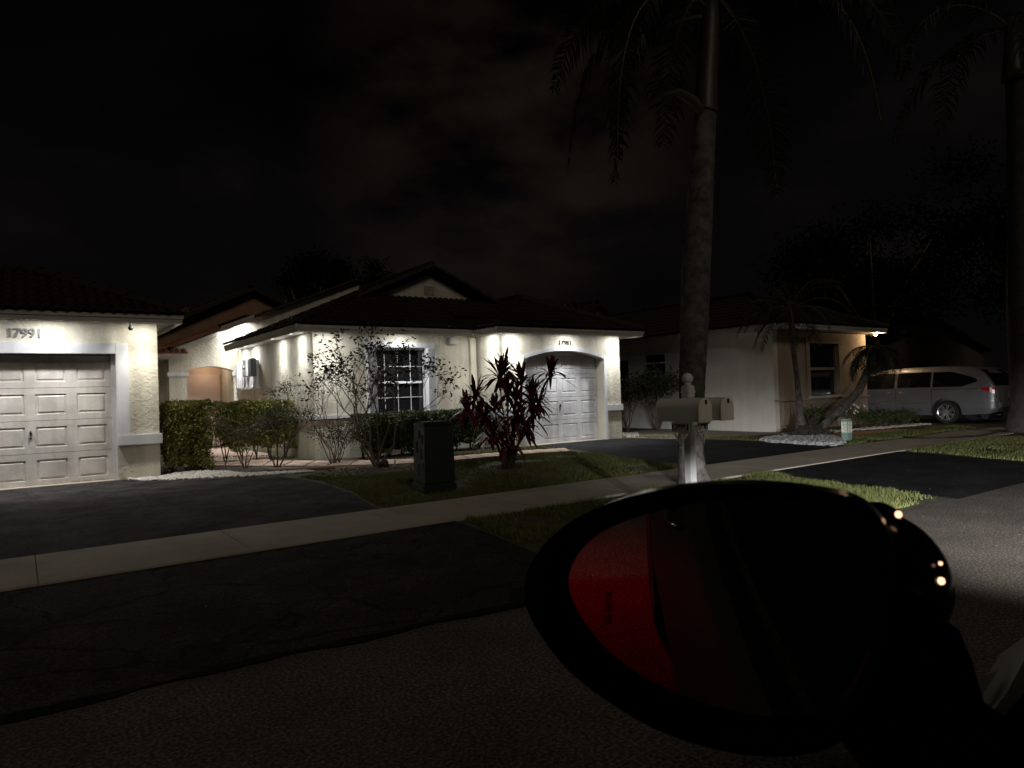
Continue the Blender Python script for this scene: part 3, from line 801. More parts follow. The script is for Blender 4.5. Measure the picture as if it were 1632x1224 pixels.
for z in (3.95, 4.0, 4.05, 4.10, 4.15): b.box(8.72, 9.02, 15.975, 15.995, z, z+.03)
b.build('gable_vent', FASC, H2)
# downlights
for x, y in ((9.47, 12.83), (11.13, 12.83), (12.74, 12.83)): soffit_light(x, y, 2.714, H2, 19)
soffit_light(8.92, 13.55, 2.714, H2, 12)
for x in (5.35, 7.13): soffit_light(x, 13.88, 2.729, H2, 18)
for y in (14.95, 16.3, 18.6, 20.0): soffit_light(4.83, min(y, 19.6), 2.729, H2, 12 if y < 18 else 16)
for x in (4.75, 5.15, 5.6): soffit_light(min(x, 5.3), 20.08, rk(min(x, 5.3))-.002, H2, 8)

# ================================================================== house 3 (right)
H3 = mkempty('house', (18.9, 11, 0))
tag(H3, 'low tan house at right with one tall dark window and a warm corner lamp', 'house')
b = MB(); wall_x(b, 10.95, .2, 16.702, 21.35, 0, 2.74, [(18.2, 19.72, .93, lambda x: 2.42)])
b.box(21.15, 21.35, 11.15, 20, 0, 2.74)
b.build('wall', STUCCO_D, H3)
b = MB()                                            # pale side wall with two openings
def side(y0, y1, z0, z1): b.box(16.5, 16.7, y0, y1, z0, z1)
side(10.95, 14.75, 0, 2.76); side(14.75, 15.55, 0, 1.76); side(14.75, 15.55, 2.40, 2.76); side(15.55, 16.35, 0, 2.76); side(16.35, 17.0, 0, .9); side(16.35, 17.0, 2.3, 2.76); side(17.0, 20, 0, 2.76)
b.build('wall', STUCCO_W, H3)
for (y0, y1, z0, z1) in ((14.75, 15.55, 1.76, 2.40), (16.35, 17.0, .9, 2.3)):
    b = MB(); b.box(16.60, 16.62, y0, y1, z0, z1); wn = b.build('window', GLASS, H3)
    b = MB()
    for z in (z0, (z0+z1)/2-.02, z1-.05): b.box(16.49, 16.60, y0-.03, y1+.03, z, z+.05)
    b.box(16.488, 16.60, y0-.05, y0, z0, z1); b.box(16.488, 16.60, y1, y1+.05, z0, z1)
    b.build('window_frame', TRIM, wn)
b = MB(); b.box(18.22, 19.70, 11.06, 11.08, .95, 2.42); wn = b.build('window', GLASS, H3)
b = MB(); b.box(18.2, 19.72, 11.0, 11.06, 1.66, 1.74)
for x in (18.2, 19.67): b.box(x, x+.05, 11.0, 11.06, .95, 2.42)
b.build('window_frame', mat('brown_frame', (.25, .19, .13), .5), wn)
b = MB(); b.box(18.1, 19.85, 10.86, 10.949, .86, .925, .006); b.build('window_sill', mat('sill_paint', (.60, .54, .46), .6), wn)
b = MB(); b.box(18.02, 18.195, 10.91, 10.949, .93, 2.60); b.new().box(19.725, 19.90, 10.91, 10.949, .93, 2.60); b.new().box(18.196, 19.724, 10.91, 10.949, 2.425, 2.60)
b.new().box(16.46, 18.09, 10.90, 10.949, .83, .865); b.new().box(19.86, 21.38, 10.90, 10.949, .83, .865); b.build('trim', STUCCO_D, H3)
b = MB(); fascia_run(b, [(16.15, 10.48), (21.75, 10.48)], 2.76, 2.90); b.box(16.15, 16.18, 10.511, 20, 2.76, 2.84); b.box(16.132, 16.18, 10.511, 20, 2.84, 2.90); b.box(21.72, 21.75, 10.511, 20, 2.76, 2.90)
b.build('fascia', FASC, H3)
b = MB(); b.box(16.181, 21.719, 10.511, 10.949, 2.765, 2.785); b.box(16.181, 16.499, 10.95, 20, 2.765, 2.785); b.box(21.351, 21.719, 10.95, 20, 2.765, 2.785); b.build('soffit', FASC, H3)
hip_roof(16.12, 21.78, 10.46, 22, 2.90, .43, H3)
b = MB(); b.tube([(21.45, 10.95, 2.70), (21.47, 10.86, 2.72), (21.49, 10.76, 2.73)], [.035, .03, .05], 10); wl = b.build('wall_lamp', METALD, H3)
b = MB(); b.ball((21.50, 10.70, 2.72), .042); b.build('bulb', mat('warm_bulb', (1, .9, .7), .3, emit=((1.0, .72, .40), 60)), wl)
lamp('POINT', (21.50, 10.62, 2.70), 30, (1.0, .66, .36), wl, shadow_soft_size=.05)
# ================================================================== other houses behind
def far_house(x0, x1, y0, y1, zw, zr, label, m, xr=None):
    r = mkempty('house', ((x0+x1)/2, y0, 0)); tag(r, label, 'house')
    xr = xr or (x0+x1)/2
    b = MB(); b.prism([(x0, y0, 0), (x1, y0, 0), (x1, y0, zw), (xr, y0, zr), (x0, y0, zw)], (0, y1-y0, 0)); b.build('wall', m, r)
    b = MB(); s = (zr-zw)/(xr-x0); s2 = (zr-zw)/(x1-xr); e = .4
    b.prism([(x0-e, y0-e, zw-e*s+.02), (xr, y0-e, zr+.02), (xr, y0-e, zr+.17), (x0-e, y0-e, zw-e*s+.17)], (0, y1-y0+2*e, 0))
    b.prism([(xr, y0-e, zr+.02), (x1+e, y0-e, zw-e*s2+.02), (x1+e, y0-e, zw-e*s2+.17), (xr, y0-e, zr+.17)], (0, y1-y0+2*e, 0))
    k1 = math.sqrt(1+s*s); nn = int((y1-y0+2*e)/.33)
    roof_plane(b, (x0-e, y1+e, zw-e*s+.17), (0, -1, 0), (1, 0, s), nn, .33, lambda u: 0, lambda u: (xr-x0+e)*k1)
    ridge_tiles(b, (xr, y0-e, zr+.18), (xr, y1+e, zr+.18), .16)
    b.build('roof', TILE, r)
    return r
far_house(4.2, 11.6, 29, 38, 4.0, 5.75, 'dim brown gabled house far behind the porch roof', mat('brown_stucco', (.34, .20, .12), .9, var=(2, .2)), 7.85)
far_house(16.5, 26, 24, 33, 3.0, 5.2, 'dark gabled house behind the roof to the right of the arched garage', STUCCO_W, 22.2)
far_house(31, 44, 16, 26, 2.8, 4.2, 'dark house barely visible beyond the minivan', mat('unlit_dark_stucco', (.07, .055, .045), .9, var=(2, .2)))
b = MB(); b.box(13.75, 14.75, 15.2, 15.4, 0, .78, .01); b.box(13.72, 14.78, 15.17, 15.43, .78, .84, .01)
tag(b.build('garden_wall', STUCCO_W), 'low grey garden wall in the gap between two houses', 'wall')
b = MB(); b.box(22.5, 30, 15.0, 15.08, 0, 1.8)
for k in range(36): b.box(22.5+k*.21, 22.5+k*.21+.19, 14.98, 15.0, 0, 1.85)
tag(b.build('wooden_fence', mat('fence_wood', (.12, .09, .07), .85)), 'dark board fence behind the minivan', 'fence')

# ================================================================== plants
def leaf(b, p, d, L_, W_, n=None, fold=0.0, droop=0.0):
    """one leaf: base p, direction d"""
    d = d.normalized(); s = d.cross(n if n else Vector((random.gauss(0, 1), random.gauss(0, 1), random.gauss(0, 1))))
    if s.length < 1e-4: s = Vector((1, 0, 0))
    s.normalize()
    mid = p+d*L_*.5; tip = p+d*L_-Vector((0, 0, droop*L_))
    i = len(b.v); b.v += [tuple(p), tuple(mid+s*W_*.5), tuple(tip), tuple(mid-s*W_*.5)]
    b.f.append((i, i+1, i+2, i+3)); b.sm.append(False)

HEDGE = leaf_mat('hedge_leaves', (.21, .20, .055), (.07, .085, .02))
def hedge(name, x0, x1, y0, y1, z0, z1, n, label, stems=True, L_=.045, group=None, rot=0.0, m=HEDGE):
    r = mkempty(name, ((x0+x1)/2, (y0+y1)/2, 0))
    tag(r, label, 'hedge', group)
    b = MB(); cx, cy, cz = (x0+x1)/2, (y0+y1)/2, (z0+z1)/2
    hx, hy, hz_ = (x1-x0)/2, (y1-y0)/2, (z1-z0)/2
    for _ in range(n):
        # bias to the shell
        u = [random.uniform(-1, 1) for _ in range(3)]
        if random.random() < .75:
            k = random.choices((0, 1, 2), weights=(hy*hz_, hx*hz_, hx*hy))[0]; u[k] = math.copysign(1-abs(random.gauss(0, .07)), u[k])
        p = Vector((cx+u[0]*hx, cy+u[1]*hy, cz+u[2]*hz_))
        bump_ = noise.noise(p*3)*.08+noise.noise(p*7)*.045
        if u[2] < -.3 and noise.noise(p*3+Vector((9, 0, 0))) > .15+(-.3-u[2])*-.5: continue
        c = Vector((cx, cy, cz)); p += (p-c).normalized()*bump_
        d = (p-c).normalized()+Vector((random.gauss(0, .8), random.gauss(0, .8), random.gauss(.3, .8)))
        leaf(b, p, d, L_*random.uniform(.7, 1.4), L_*random.uniform(.45, .7))
    for _ in range(n//4):                      # dense inner growth that keeps daylight out
        p = Vector((cx+random.uniform(-.8, .8)*hx, cy+random.uniform(-.75, .75)*hy, max(z0+.12, cz+random.uniform(-.75, .85)*hz_)))
        leaf(b, p, Vector((random.gauss(0, 1), random.gauss(0, .6), random.gauss(0, 1))), .11, .07)
    b.build('foliage', m, r)
    b = MB(); ns = max(3, int((x1-x0)/.28))
    for k in range(ns):
        x = x0+(k+.5)*(x1-x0)/ns; y = cy+random.uniform(-.1, .1)
        for j in range(3):
            b.tube([(x+random.uniform(-.03, .03), y, 0), (x+random.uniform(-.1, .1), y+random.uniform(-.1, .1), z0+.15), (x+random.uniform(-.2, .2), y+random.uniform(-.15, .15), z1-.15)], [.014, .010, .004], 5)
    b.build('stem', TWIG, r)
    return r
hedge('box_hedge', 2.22, 2.98, 13.98, 14.75, .0, 1.30, 15000, 'tall clipped block hedge beside the cream garage pillar', L_=.042)
hedge('box_hedge', 3.45, 5.02, 15.35, 15.95, .24, 1.27, 15000, 'clipped green hedge in front of the entrance path', L_=.045)
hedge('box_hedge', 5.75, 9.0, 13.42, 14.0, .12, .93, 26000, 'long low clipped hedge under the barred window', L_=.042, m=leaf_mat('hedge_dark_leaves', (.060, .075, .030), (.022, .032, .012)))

def shrub(name, base, label, cat, nst, H, spread, leaves, leafm, L_=.05, r0=.016, lean=(0, 0), levels=3, leafp=1.0, tipc=5, minz=.35, group=None, wood=TWIG):
    r = mkempty(name, base); tag(r, label, cat, group)
    wb = MB(); lb = MB(); base = Vector(base); tips = []
    def grow(p, d, ln, rad, lev):
        q = p+d*ln*.5+Vector((random.gauss(0, .03), random.gauss(0, .03), 0))*ln*2; e2 = p+d*ln
        wb.tube([p, q, e2], [rad, rad*.85, rad*.7], 5 if lev else 6, cap=False)
        if lev >= levels: tips.append((e2, d)); return
        for k in range(random.choice((2, 2, 3))):
            nd = (d+Vector((random.gauss(0, .45)*spread, random.gauss(0, .45)*spread, random.uniform(-.05, .35)))).normalized()
            grow(e2, nd, ln*random.uniform(.55, .85), rad*.66, lev+1)
        if lev >= levels-1: tips.append((e2, d))
    for k in range(nst):
        a = 6.28*k/nst+random.uniform(-.4, .4)
        d = Vector((math.cos(a)*.42*spread+lean[0], math.sin(a)*.42*spread+lean[1], 1)).normalized()
        grow(base+Vector((math.cos(a)*.03, math.sin(a)*.03, 0)), d, H*random.uniform(.30, .42), r0, 0)
    per = max(1, leaves//max(1, len(tips)))
    for (p, d) in tips:
        if random.random() > leafp: continue
        for k in range(per):
            o_ = Vector((random.gauss(0, 1), random.gauss(0, 1), random.gauss(0, .7)))*L_*tipc*.3
            pp = p+o_
            if pp.z < minz: pp.z = minz+random.random()*.2
            leaf(lb, pp, Vector((random.gauss(0, 1), random.gauss(0, 1), random.gauss(.1, .6))), L_*random.uniform(.6, 1.3), L_*random.uniform(.3, .5))
    wb.build('branch', wood, r)
    lb.build('foliage', leafm, r)
    return r
SHL = leaf_mat('shrub_grey_leaves', (.115, .115, .060), (.050, .055, .028))
DKL = leaf_mat('shrub_dark_leaves', (.030, .030, .018), (.012, .012, .008))
random.seed(21)
shrub('leafy_shrub', (3.56, 13.9, 0), 'small thin-stemmed shrub on pebbles, left one of the pair by the path', 'shrub', 4, .95, .9, 1300, SHL, .05, .013, levels=4, tipc=4, minz=.3)
shrub('leafy_shrub', (4.00, 13.35, 0), 'forked shrub with airy leafy crown by the path, right one of the pair', 'shrub', 3, 1.25, 1.0, 2400, SHL, .05, .018, levels=4, tipc=5, minz=.4)
shrub('bare_shrub', (5.43, 12.0, 0), 'sparse dark-leaved shrub with curved grey stems in front of the window', 'shrub', 6, 2.1, 1.15, 1500, DKL, .10, .022, levels=5, tipc=2.2, minz=.6)
shrub('bare_shrub', (5.0, 13.1, 0), 'nearly leafless twiggy shrub against the cream side wall', 'shrub', 5, 2.0, 1.05, 420, DKL, .09, .012, levels=4, leafp=.5, tipc=2.2, minz=.8)
shrub('leafy_shrub', (5.2, 13.35, 0), 'low leafy shrub at the house corner, left end of the long hedge', 'shrub', 5, .8, 1.0, 1500, SHL, .05, .012, minz=.12, tipc=7)
shrub('dark_bush', (15.7, 14.4, 0), 'dark broad-leaved bush under the small window of the pale side wall', 'bush', 9, 1.75, .75, 2600, leaf_mat('bush_leaves', (.045, .055, .026), (.015, .02, .01)), .11, .018, levels=3, tipc=5, minz=.15)
shrub('dark_bush', (15.2, 15.2, 0), 'dark bush in the shade beside the low garden wall', 'bush', 6, 1.5, .8, 1200, leaf_mat('bush_leaves', (.045, .055, .026), (.015, .02, .01)), .10, .018, levels=3, tipc=5, minz=.15)
for i, (x, y, s, lb_) in enumerate([(19.0, 9.9, .34, 'small green bush next to the white flowers'), (19.9, 9.75, .32, 'round dark green bush just left of the minivan'), (20.8, 9.6, .30, 'spiky green bush nearest to the minivan side'), (16.9, 10.1, .5, 'green bush behind the leaning palm trunk')]):
    shrub('low_bush', (x, y, 0), lb_, 'bush', 7, s*1.3, .9, 700, leaf_mat('bush_green', (.06, .085, .025), (.02, .035, .01)), .085, .01, levels=2, tipc=4, minz=.05)
# white flowers
r = shrub('flowering_plant', (18.0, 9.75, 0), 'plant with white blossoms behind the lit bollard', 'flowers', 6, .8, .8, 300, leaf_mat('bush_green', (.06, .085, .025), (.02, .035, .01)), .07, .01, levels=2, minz=.1)
b = MB()
for k in range(16):
    c = Vector((18.0+random.uniform(-.35, .35), 9.65+random.uniform(-.2, .2), random.uniform(.45, .85)))
    for j in range(5): leaf(b, c, Vector((math.cos(j*1.257), math.sin(j*1.257)*.6-.4, math.sin(j*1.257))), .06, .045, Vector((0, -1, .2)))
b.build('blossom', mat('white_petal', (.75, .74, .68), .6), r)

# red ti plant: rosettes of strap leaves on bare canes
TI = leaf_mat('ti_leaves', (.15, .016, .030), (.045, .008, .014), .35)
T = mkempty('ti_plant', (6.74, 9.6, 0)); tag(T, 'tall dark red ti plant on bare canes in front of the arched garage', 'plant')
wb = MB(); lb = MB()
random.seed(5)
heads = [(-.80, 0, 1.12, .34), (-.55, .1, 1.28, .40), (-.30, -.1, 1.05, .34), (-.12, 0, 1.60, .50), (.06, .1, 1.70, .46), (-.02, -.12, 1.30, .46), (.22, 0, 1.22, .44), (.38, .05, 1.50, .50), (.52, -.05, 1.22, .44), (.72, .05, 1.12, .36), (.98, 0, 1.62, .46), (-.32, 0, .66, .34), (.34, -.05, .70, .34), (-.15, -.1, .55, .3), (.16, .1, .46, .28), (-.5, .05, .98, .34), (.6, .05, .92, .36), (.12, -.1, .92, .40), (.38, .1, .86, .34), (-.2, .1, .75, .28), (.02, -.1, .50, .26), (.02, .05, .62, .3), (-.45, -.05, .9, .3)]
for (dx, dy, z, L_) in heads:
    bx = Vector((6.74+random.uniform(-.10, .12), 9.6+random.uniform(-.07, .07), 0))
    top = Vector((6.74+dx*.84, 9.6+dy-dx*.22, z*1.02))
    m1 = bx.lerp(top, .4)+Vector((-dx*.12, 0, -.02)); m2 = bx.lerp(top, .75)+Vector((dx*.06, 0, -.04))
    wb.tube([bx, m1, m2, top], [.017, .014, .012, .010], 6)
    n = 34 if L_ > .3 else 16
    for k in range(n):
        a = random.uniform(0, 6.28); el = random.uniform(.0, 1.35) if random.random() < .8 else random.uniform(-.7, .2)
        d = Vector((math.cos(a)*math.cos(el), math.sin(a)*math.cos(el), math.sin(el)))
        L2 = L_*random.uniform(.7, 1.2); W2 = .072*random.uniform(.7, 1.1)
        s = d.cross(Vector((0, 0, 1)));
        if s.length < .05: s = Vector((1, 0, 0))
        s.normalize(); p = top-Vector((0, 0, random.uniform(0, .14)))
        pts = []
        for j, (t, wv) in enumerate(((0, .25), (.3, .9), (.6, 1.0), (.85, .55), (1, .03))):
            q = p+d*L2*t+Vector((0, 0, -.55*L2*t*t*math.cos(el)))
            pts.append((q+s*W2*wv*.5, q-s*W2*wv*.5))
        for j in range(4): lb.poly([pts[j][0], pts[j][1], pts[j+1][1], pts[j+1][0]], True)
wb.build('stem', TWIG, T); lb.build('foliage', TI, T)

# palms
def frond(b, rb, P0, d0, L_, sag, nl=46, ll=.5, lw=.03, droop=.6, pinn=1.0):
    droop0 = droop
    """arched rachis with two ranks of leaflets"""
    d = Vector(d0).normalized(); p = Vector(P0); path = []; N = 16
    for k in range(N+1):
        path.append(p.copy()); d = (d+Vector((0, 0, -sag/N*(0.6+1.2*k/N)))).normalized(); p = p+d*(L_/N)
    rb.tube(path, [max(.004, .022*(1-k/N)) for k in range(N+1)], 5, cap=False)
    for k in range(nl):
        t = .16+.84*k/nl; f = t*N; i = min(int(f), N-1); q = path[i].lerp(path[i+1], f-i); tg = (path[i+1]-path[i]).normalized()
        s = tg.cross(Vector((0, 0, 1)));
        if s.length < .05: s = Vector((1, 0, 0))
        s.normalize(); l0 = ll*math.sin(math.pi*min(1, .12+t*.86))**.6; dr0 = droop0
        for sg in (-1, 1):
            if random.random() < .10: continue
            l = l0*random.uniform(.6, 1.15); droop = dr0*random.uniform(.4, 1.5)
            dd = (s*sg*random.uniform(.6, .95)+tg*random.uniform(.35, .8)+Vector((0, 0, random.uniform(-.25, .25)))).normalized()
            e1 = q+dd*l*.5; e2 = e1+(dd+Vector((0, 0, -droop*2))).normalized()*l*.5
            wv = tg*lw*.5
            b.poly([q-wv*.6, q+wv*.6, e1+wv, e1-wv]); b.poly([e1-wv, e1+wv, e2])
PALML = leaf_mat('palm_leaflets', (.020, .023, .010), (.010, .013, .005))
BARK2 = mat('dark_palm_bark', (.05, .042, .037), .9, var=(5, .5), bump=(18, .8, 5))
random.seed(11)
RP = mkempty('royal_palm', (7.18, 6.0, 0)); tag(RP, 'tall royal palm with thick grey trunk right behind the twin mailboxes', 'palm tree')
b = MB()
prof = [(7.20, 0, .25), (7.18, .06, .215), (7.16, .18, .185), (7.14, .45, .160), (7.18, .9, .160), (7.22, 1.4, .168), (7.31, 2.2, .186), (7.38, 2.9, .190), (7.47, 3.5, .178), (7.57, 4.2, .160), (7.66, 4.85, .150), (7.68, 5.0, .152)]
path = []; rad = []
for i in range(len(prof)-1):
    a, c = prof[i], prof[i+1]; n = max(1, int((c[1]-a[1])/.05))
    for k in range(n):
        t = k/n; path.append((a[0]*(1-t)+c[0]*t, 6.0, a[1]*(1-t)+c[1]*t)); rad.append((a[2]*(1-t)+c[2]*t))
path.append((7.68, 6, 5.0)); rad.append(.152)
for k in range(len(rad)):                     # leaf-scar rings
    if path[k][2] > .5 and k % 6 == 0: rad[k] *= 1.035
    elif path[k][2] > .5 and k % 6 == 1: rad[k] *= .985
b.tube(path, rad, 26)
b.build('trunk', BARK, RP)
b = MB(); b.tube([(7.68, 6, 4.99), (7.69, 6, 5.03), (7.70, 6, 5.12), (7.74, 6, 5.5), (7.80, 6, 5.9), (7.86, 6, 6.35), (7.90, 6, 6.9)], [.175, .178, .150, .145, .140, .12, .08], 18)
b.build('crownshaft', mat('green_crownshaft', (.050, .048, .030), .5, var=(3, .4)), RP)
b = MB(); b.tube([(7.60, 5.98, 4.98), (7.38, 5.95, 5.10), (7.05, 5.9, 5.12), (6.75, 5.9, 5.03)], [.06, .07, .05, .012], 8)
b.build('spathe', mat('dry_spathe', (.10, .085, .05), .8), RP)
lb = MB(); rb = MB()
for k in range(8):
    a = 2*math.pi*k/8+.2; el = (.15, .7, 1.1)[k % 3]
    frond(lb, rb, (7.9, 6, 6.75), (math.cos(a), math.sin(a), el), 3.6, 2.3 if k % 3 else 2.9, 90, .75, .035, .8)
frond(lb, rb, (7.85, 6, 6.5), (-1, -.05, .35), 3.7, 3.7, 110, .62, .035, .9)
frond(lb, rb, (7.85, 6, 6.4), (-.75, .5, .1), 3.0, 3.9, 90, .55, .035, .9)
lb.build('crown', PALML, RP); rb.build('frond_stem', mat('frond_rib', (.12, .10, .05), .7), RP)

RP2 = mkempty('royal_palm', (18.85, 6.05, 0)); tag(RP2, 'palm trunk cut off by the right edge of the photo behind the minivan', 'palm tree')
b = MB(); path = []; rad = []
for k in range(150):
    z = k*.055; path.append((18.85+.03*z, 6.05, z)); r0 = .40 if z < .05 else (.30+.12*max(0, 1-z/.6)-.012*z+.05*math.exp(-((z-3)/1.6)**2)); rad.append(r0*(1.012 if k % 7 == 0 else .99 if k % 7 == 1 else 1))
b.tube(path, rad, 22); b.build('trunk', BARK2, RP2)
lb = MB(); rb = MB()
b = MB(); b.tube([(18.95, 6.05, 8.2), (18.97, 6.05, 8.4), (19.0, 6.05, 9.6)], [.24, .22, .12], 14); b.build('crownshaft', MATS['green_crownshaft'], RP2)
for k in range(7):
    a = 2*math.pi*k/7; frond(lb, rb, (19.0, 6.05, 9.4), (math.cos(a), math.sin(a), (.2, .8)[k % 2]), 4.2, 2.6, 60, .8, .04, .8)
lb.build('crown', PALML, RP2); rb.build('frond_stem', MATS['frond_rib'], RP2)

def small_palm(base, path, rad, cr, nf, L_, label, name='pygmy_palm', ll=.28, boots=None, sag=2.6, els=(-.25, .2, .6, 1.1)):
    r = mkempty(name, base); tag(r, label, 'palm tree')
    b = MB(); b.tube(path, rad, 12); b.build('trunk', BARK, r)
    lb = MB(); rb = MB()
    for k in range(nf):
        a = 2*math.pi*k/nf+random.uniform(-.2, .2); el = random.choice(els)
        frond(lb, rb, path[-1], (math.cos(a), math.sin(a), el), L_*random.uniform(.85, 1.1), sag*random.uniform(.8, 1.1), 44, ll, .018, .5)
    lb.build('crown', PALML, r); rb.build('frond_stem', MATS['frond_rib'], r)
    return r
small_palm((15.35, 9.5, 0), [(15.38, 9.5, 0), (15.36, 9.5, .25), (15.33, 9.5, .5), (15.25, 9.5, 1.4), (15.12, 9.5, 2.3), (15.10, 9.5, 3.05)], [.20, .15, .085, .062, .06, .075], None, 34, 1.5, 'slim upright pygmy palm rising from the stone bed against the tan wall', sag=1.7, els=(-.1, .3, .8, 1.4, 2.0))
small_palm((15.75, 9.25, 0), [(15.6, 9.25, .02), (15.85, 9.25, .22), (16.3, 9.22, .45), (16.9, 9.2, .72), (17.5, 9.2, 1.05), (17.95, 9.2, 1.5), (18.28, 9.2, 1.85), (18.3, 9.2, 2.2)], [.12, .105, .10, .10, .10, .095, .085, .09], None, 22, 1.15, 'leaning pygmy palm whose curved trunk bends toward the corner lamp', sag=2.0, els=(-.3, 0, .25))
# root boss with old boots shared by the clump
b = MB()
for k in range(140):
    a = random.uniform(0, 6.28); rr = abs(random.gauss(0, .2)); x = 15.50+math.cos(a)*rr*1.4; y = 9.38+math.sin(a)*rr; z = max(0, .42-rr*1.1)*random.uniform(.4, 1)
    d = Vector((math.cos(a)*.7, math.sin(a)*.7, random.uniform(.2, 1))).normalized()
    b.tube([(x, y, z), tuple(Vector((x, y, z))+d*.16)], [.05, .015], 5)
b.ball((15.5, 9.4, .08), .3, 12, (1.35, .9, .9))
tag(b.build('palm_stump', mat('dark_fibre', (.035, .028, .02), .95, bump=(30, .8, 4))), 'dark fibrous stump mound at the foot of the two pygmy palms', 'stump')

# background trees
def tree(loc, H, rcr, n, label, name='broadleaf_tree', m=None, L_=.20):
    r = mkempty(name, loc); tag(r, label, 'tree'); loc = Vector(loc)
    b = MB(); b.tube([loc, loc+Vector((.1, 0, H*.3)), loc+Vector((-.1, 0, H*.6))], [.22, .16, .1], 8)
    for k in range(7):
        a = k*.9; b.tube([loc+Vector((0, 0, H*.35)), loc+Vector((math.cos(a)*rcr*.4, math.sin(a)*rcr*.4, H*.6)), loc+Vector((math.cos(a)*rcr*.75, math.sin(a)*rcr*.75, H*.8))], [.09, .06, .02], 6)
    b.build('trunk', TWIG, r)
    b = MB(); cl = [Vector((random.gauss(0, .45)*rcr, random.gauss(0, .45)*rcr, H*.72+random.gauss(0, .13)*H)) for _ in range(26)]
    for _ in range(n):
        c = random.choice(cl); p = loc+c+Vector((random.gauss(0, 1), random.gauss(0, 1), random.gauss(0, .7)))*rcr*.17
        leaf(b, p, Vector((random.gauss(0, 1), random.gauss(0, 1), random.gauss(0, 1))), L_*random.uniform(.6, 1.2), L_*.5)
    b.build('crown', m or leaf_mat('tree_leaves', (.006, .007, .004), (.003, .004, .002), .95), r)
tree((12.0, 33, 0), 8.2, 2.2, 9000, 'dark feathery tree silhouette above the roofs at left')
tree((16.6, 36, 0), 8.8, 2.2, 9000, 'dark ragged tree silhouette just left of the tiled gable')
tree((30, 15, 0), 8.5, 3.6, 16000, 'large dark tree mass behind the minivan')
tree((36, 11, 0), 9.5, 4.0, 14000, 'large dark tree filling the upper right background')
FP = small_palm((21.5, 25.5, 0), [(21.5, 25.5, 0), (21.5, 25.5, 3), (21.45, 25.5, 5.3)], [.14, .11, .1], None, 16, 1.7, 'small far palm showing above the garage ridge', 'fan_palm', .5, sag=2.8)

# ================================================================== street things
# twin mailbox on a white post
MX = mkempty('mailbox', (4.86, 4.10, 0)); tag(MX, 'white twin mailbox post with ball finial and number plates 17991 and 17981', 'mailbox')
PW = mat('mailbox_white', (.80, .77, .73), .35, var=(4, .06))
PB = mat('mailbox_post_white', (.78, .78, .75), .45, var=(4, .06))
b = MB(); px_, py_ = 4.87, 4.10
b.box(px_-.038, px_+.038, py_-.038, py_+.038, 0, 1.20, .006)
b.box(px_-.045, px_+.045, py_-.045, py_+.045, 1.20, 1.31, .008); b.box(px_-.05, px_+.05, py_-.05, py_+.05, 1.245, 1.262, .004)
b.tube([(px_, py_, 1.31), (px_, py_, 1.325), (px_, py_, 1.335)], [.040, .026, .03], 16)
b.ball((px_, py_, 1.375), .049, 20)
b.build('post', PB, MX)
b = MB(); b.box(4.70, 5.13, py_-.03, py_+.03, .955, .995, .005)
b.build('crossarm', PB, MX)
def mailbox_body(x, y0, y1, z0, parent):
    w2 = .084; h = .20; r = w2; n = 14
    prof = [(-w2, z0), (-w2, z0+h-r)]+[(-w2*math.cos(math.pi*k/n), z0+h-r+r*math.sin(math.pi*k/n)) for k in range(1, n)]+[(w2, z0+h-r), (w2, z0)]
    b = MB()
    N_ = len(prof)
    for k in range(N_):
        p, q = prof[k], prof[(k+1) % N_]
        b.poly([(x+p[0], y0, p[1]), (x+p[0], y1, p[1]), (x+q[0], y1, q[1]), (x+q[0], y0, q[1])], 1 < k < N_-3)
    b.poly([(x+p[0], y1, p[1]) for p in prof][::-1])
    k2 = 1.045; zc = z0+h*.5
    pr2 = [(p[0]*k2, zc+(p[1]-zc)*1.03) for p in prof]
    b.prism([(x+p[0], y1, p[1]) for p in pr2], (0, .012, 0))
    o = b.build('box', PW, parent)
    b = MB(); b.prism([(x+p[0], y0-.014, p[1]) for p in pr2], (0, .0138, 0)); b.prism([(x+p[0]*.86, y0-.018, zc+(p[1]-zc)*.88) for p in prof], (0, .004, 0))
    dd = b.build('door', mat('mailbox_door', (.85, .81, .70), .4, var=(4, .06)), o)
    b = MB(); b.box(x-.008, x+.008, y0-.032, y0-.018, z0+h-.052, z0+h-.012, .003); b.build('latch', METALD, o)
    return o
mailbox_body(4.76, 3.84, 4.30, .998, MX)
mailbox_body(5.06, 3.84, 4.30, .998, MX)
PLT = mat('number_plate_grey', (.75, .73, .70), .5)
NUM = mat('black_numerals', (.010, .010, .012), .4)
# plate facing west on the left side and plate facing the street
b = MB(); b.box(4.680, 4.686, 3.940, 4.135, .905, .992, .002); pl1 = b.build('number_plate', PLT, MX)
Mw = Matrix.Translation((4.6775, 4.0375, .948)) @ Matrix.Rotation(RA(-90), 4, 'Z') @ FRONT
text_mesh('17991', .072, .001, Mw, 'numerals', NUM, pl1, .178, .002)
b = MB(); b.box(4.705, 4.842, 3.868, 3.874, .915, .995, .002); pl2 = b.build('number_plate', PLT, MX)
text_mesh('17981', .068, .001, Matrix.Translation((4.7735, 3.8655, .955)) @ FRONT, 'numerals', NUM, pl2, .116, .0018)
# scroll brackets
for (fx) in (0, 1):
    b = MB()
    def P2(u, z): return (4.683, 3.96+u, z) if fx == 0 else (4.715+u*.75, 3.871, z+.012)
    b.tube([P2(.0, .895), P2(.055, .83), P2(.085, .79), P2(.10, .83), P2(.155, .895)], .005, 6)
    b.tube([P2(.03, .895), P2(.085, .82), P2(.14, .895)], .004, 6)
    b.tube([P2(.085+.026*math.cos(a_*.7), .868+.022*math.sin(a_*.7)) for a_ in range(9)], .004, 6)
    b.build('bracket', PB, MX)

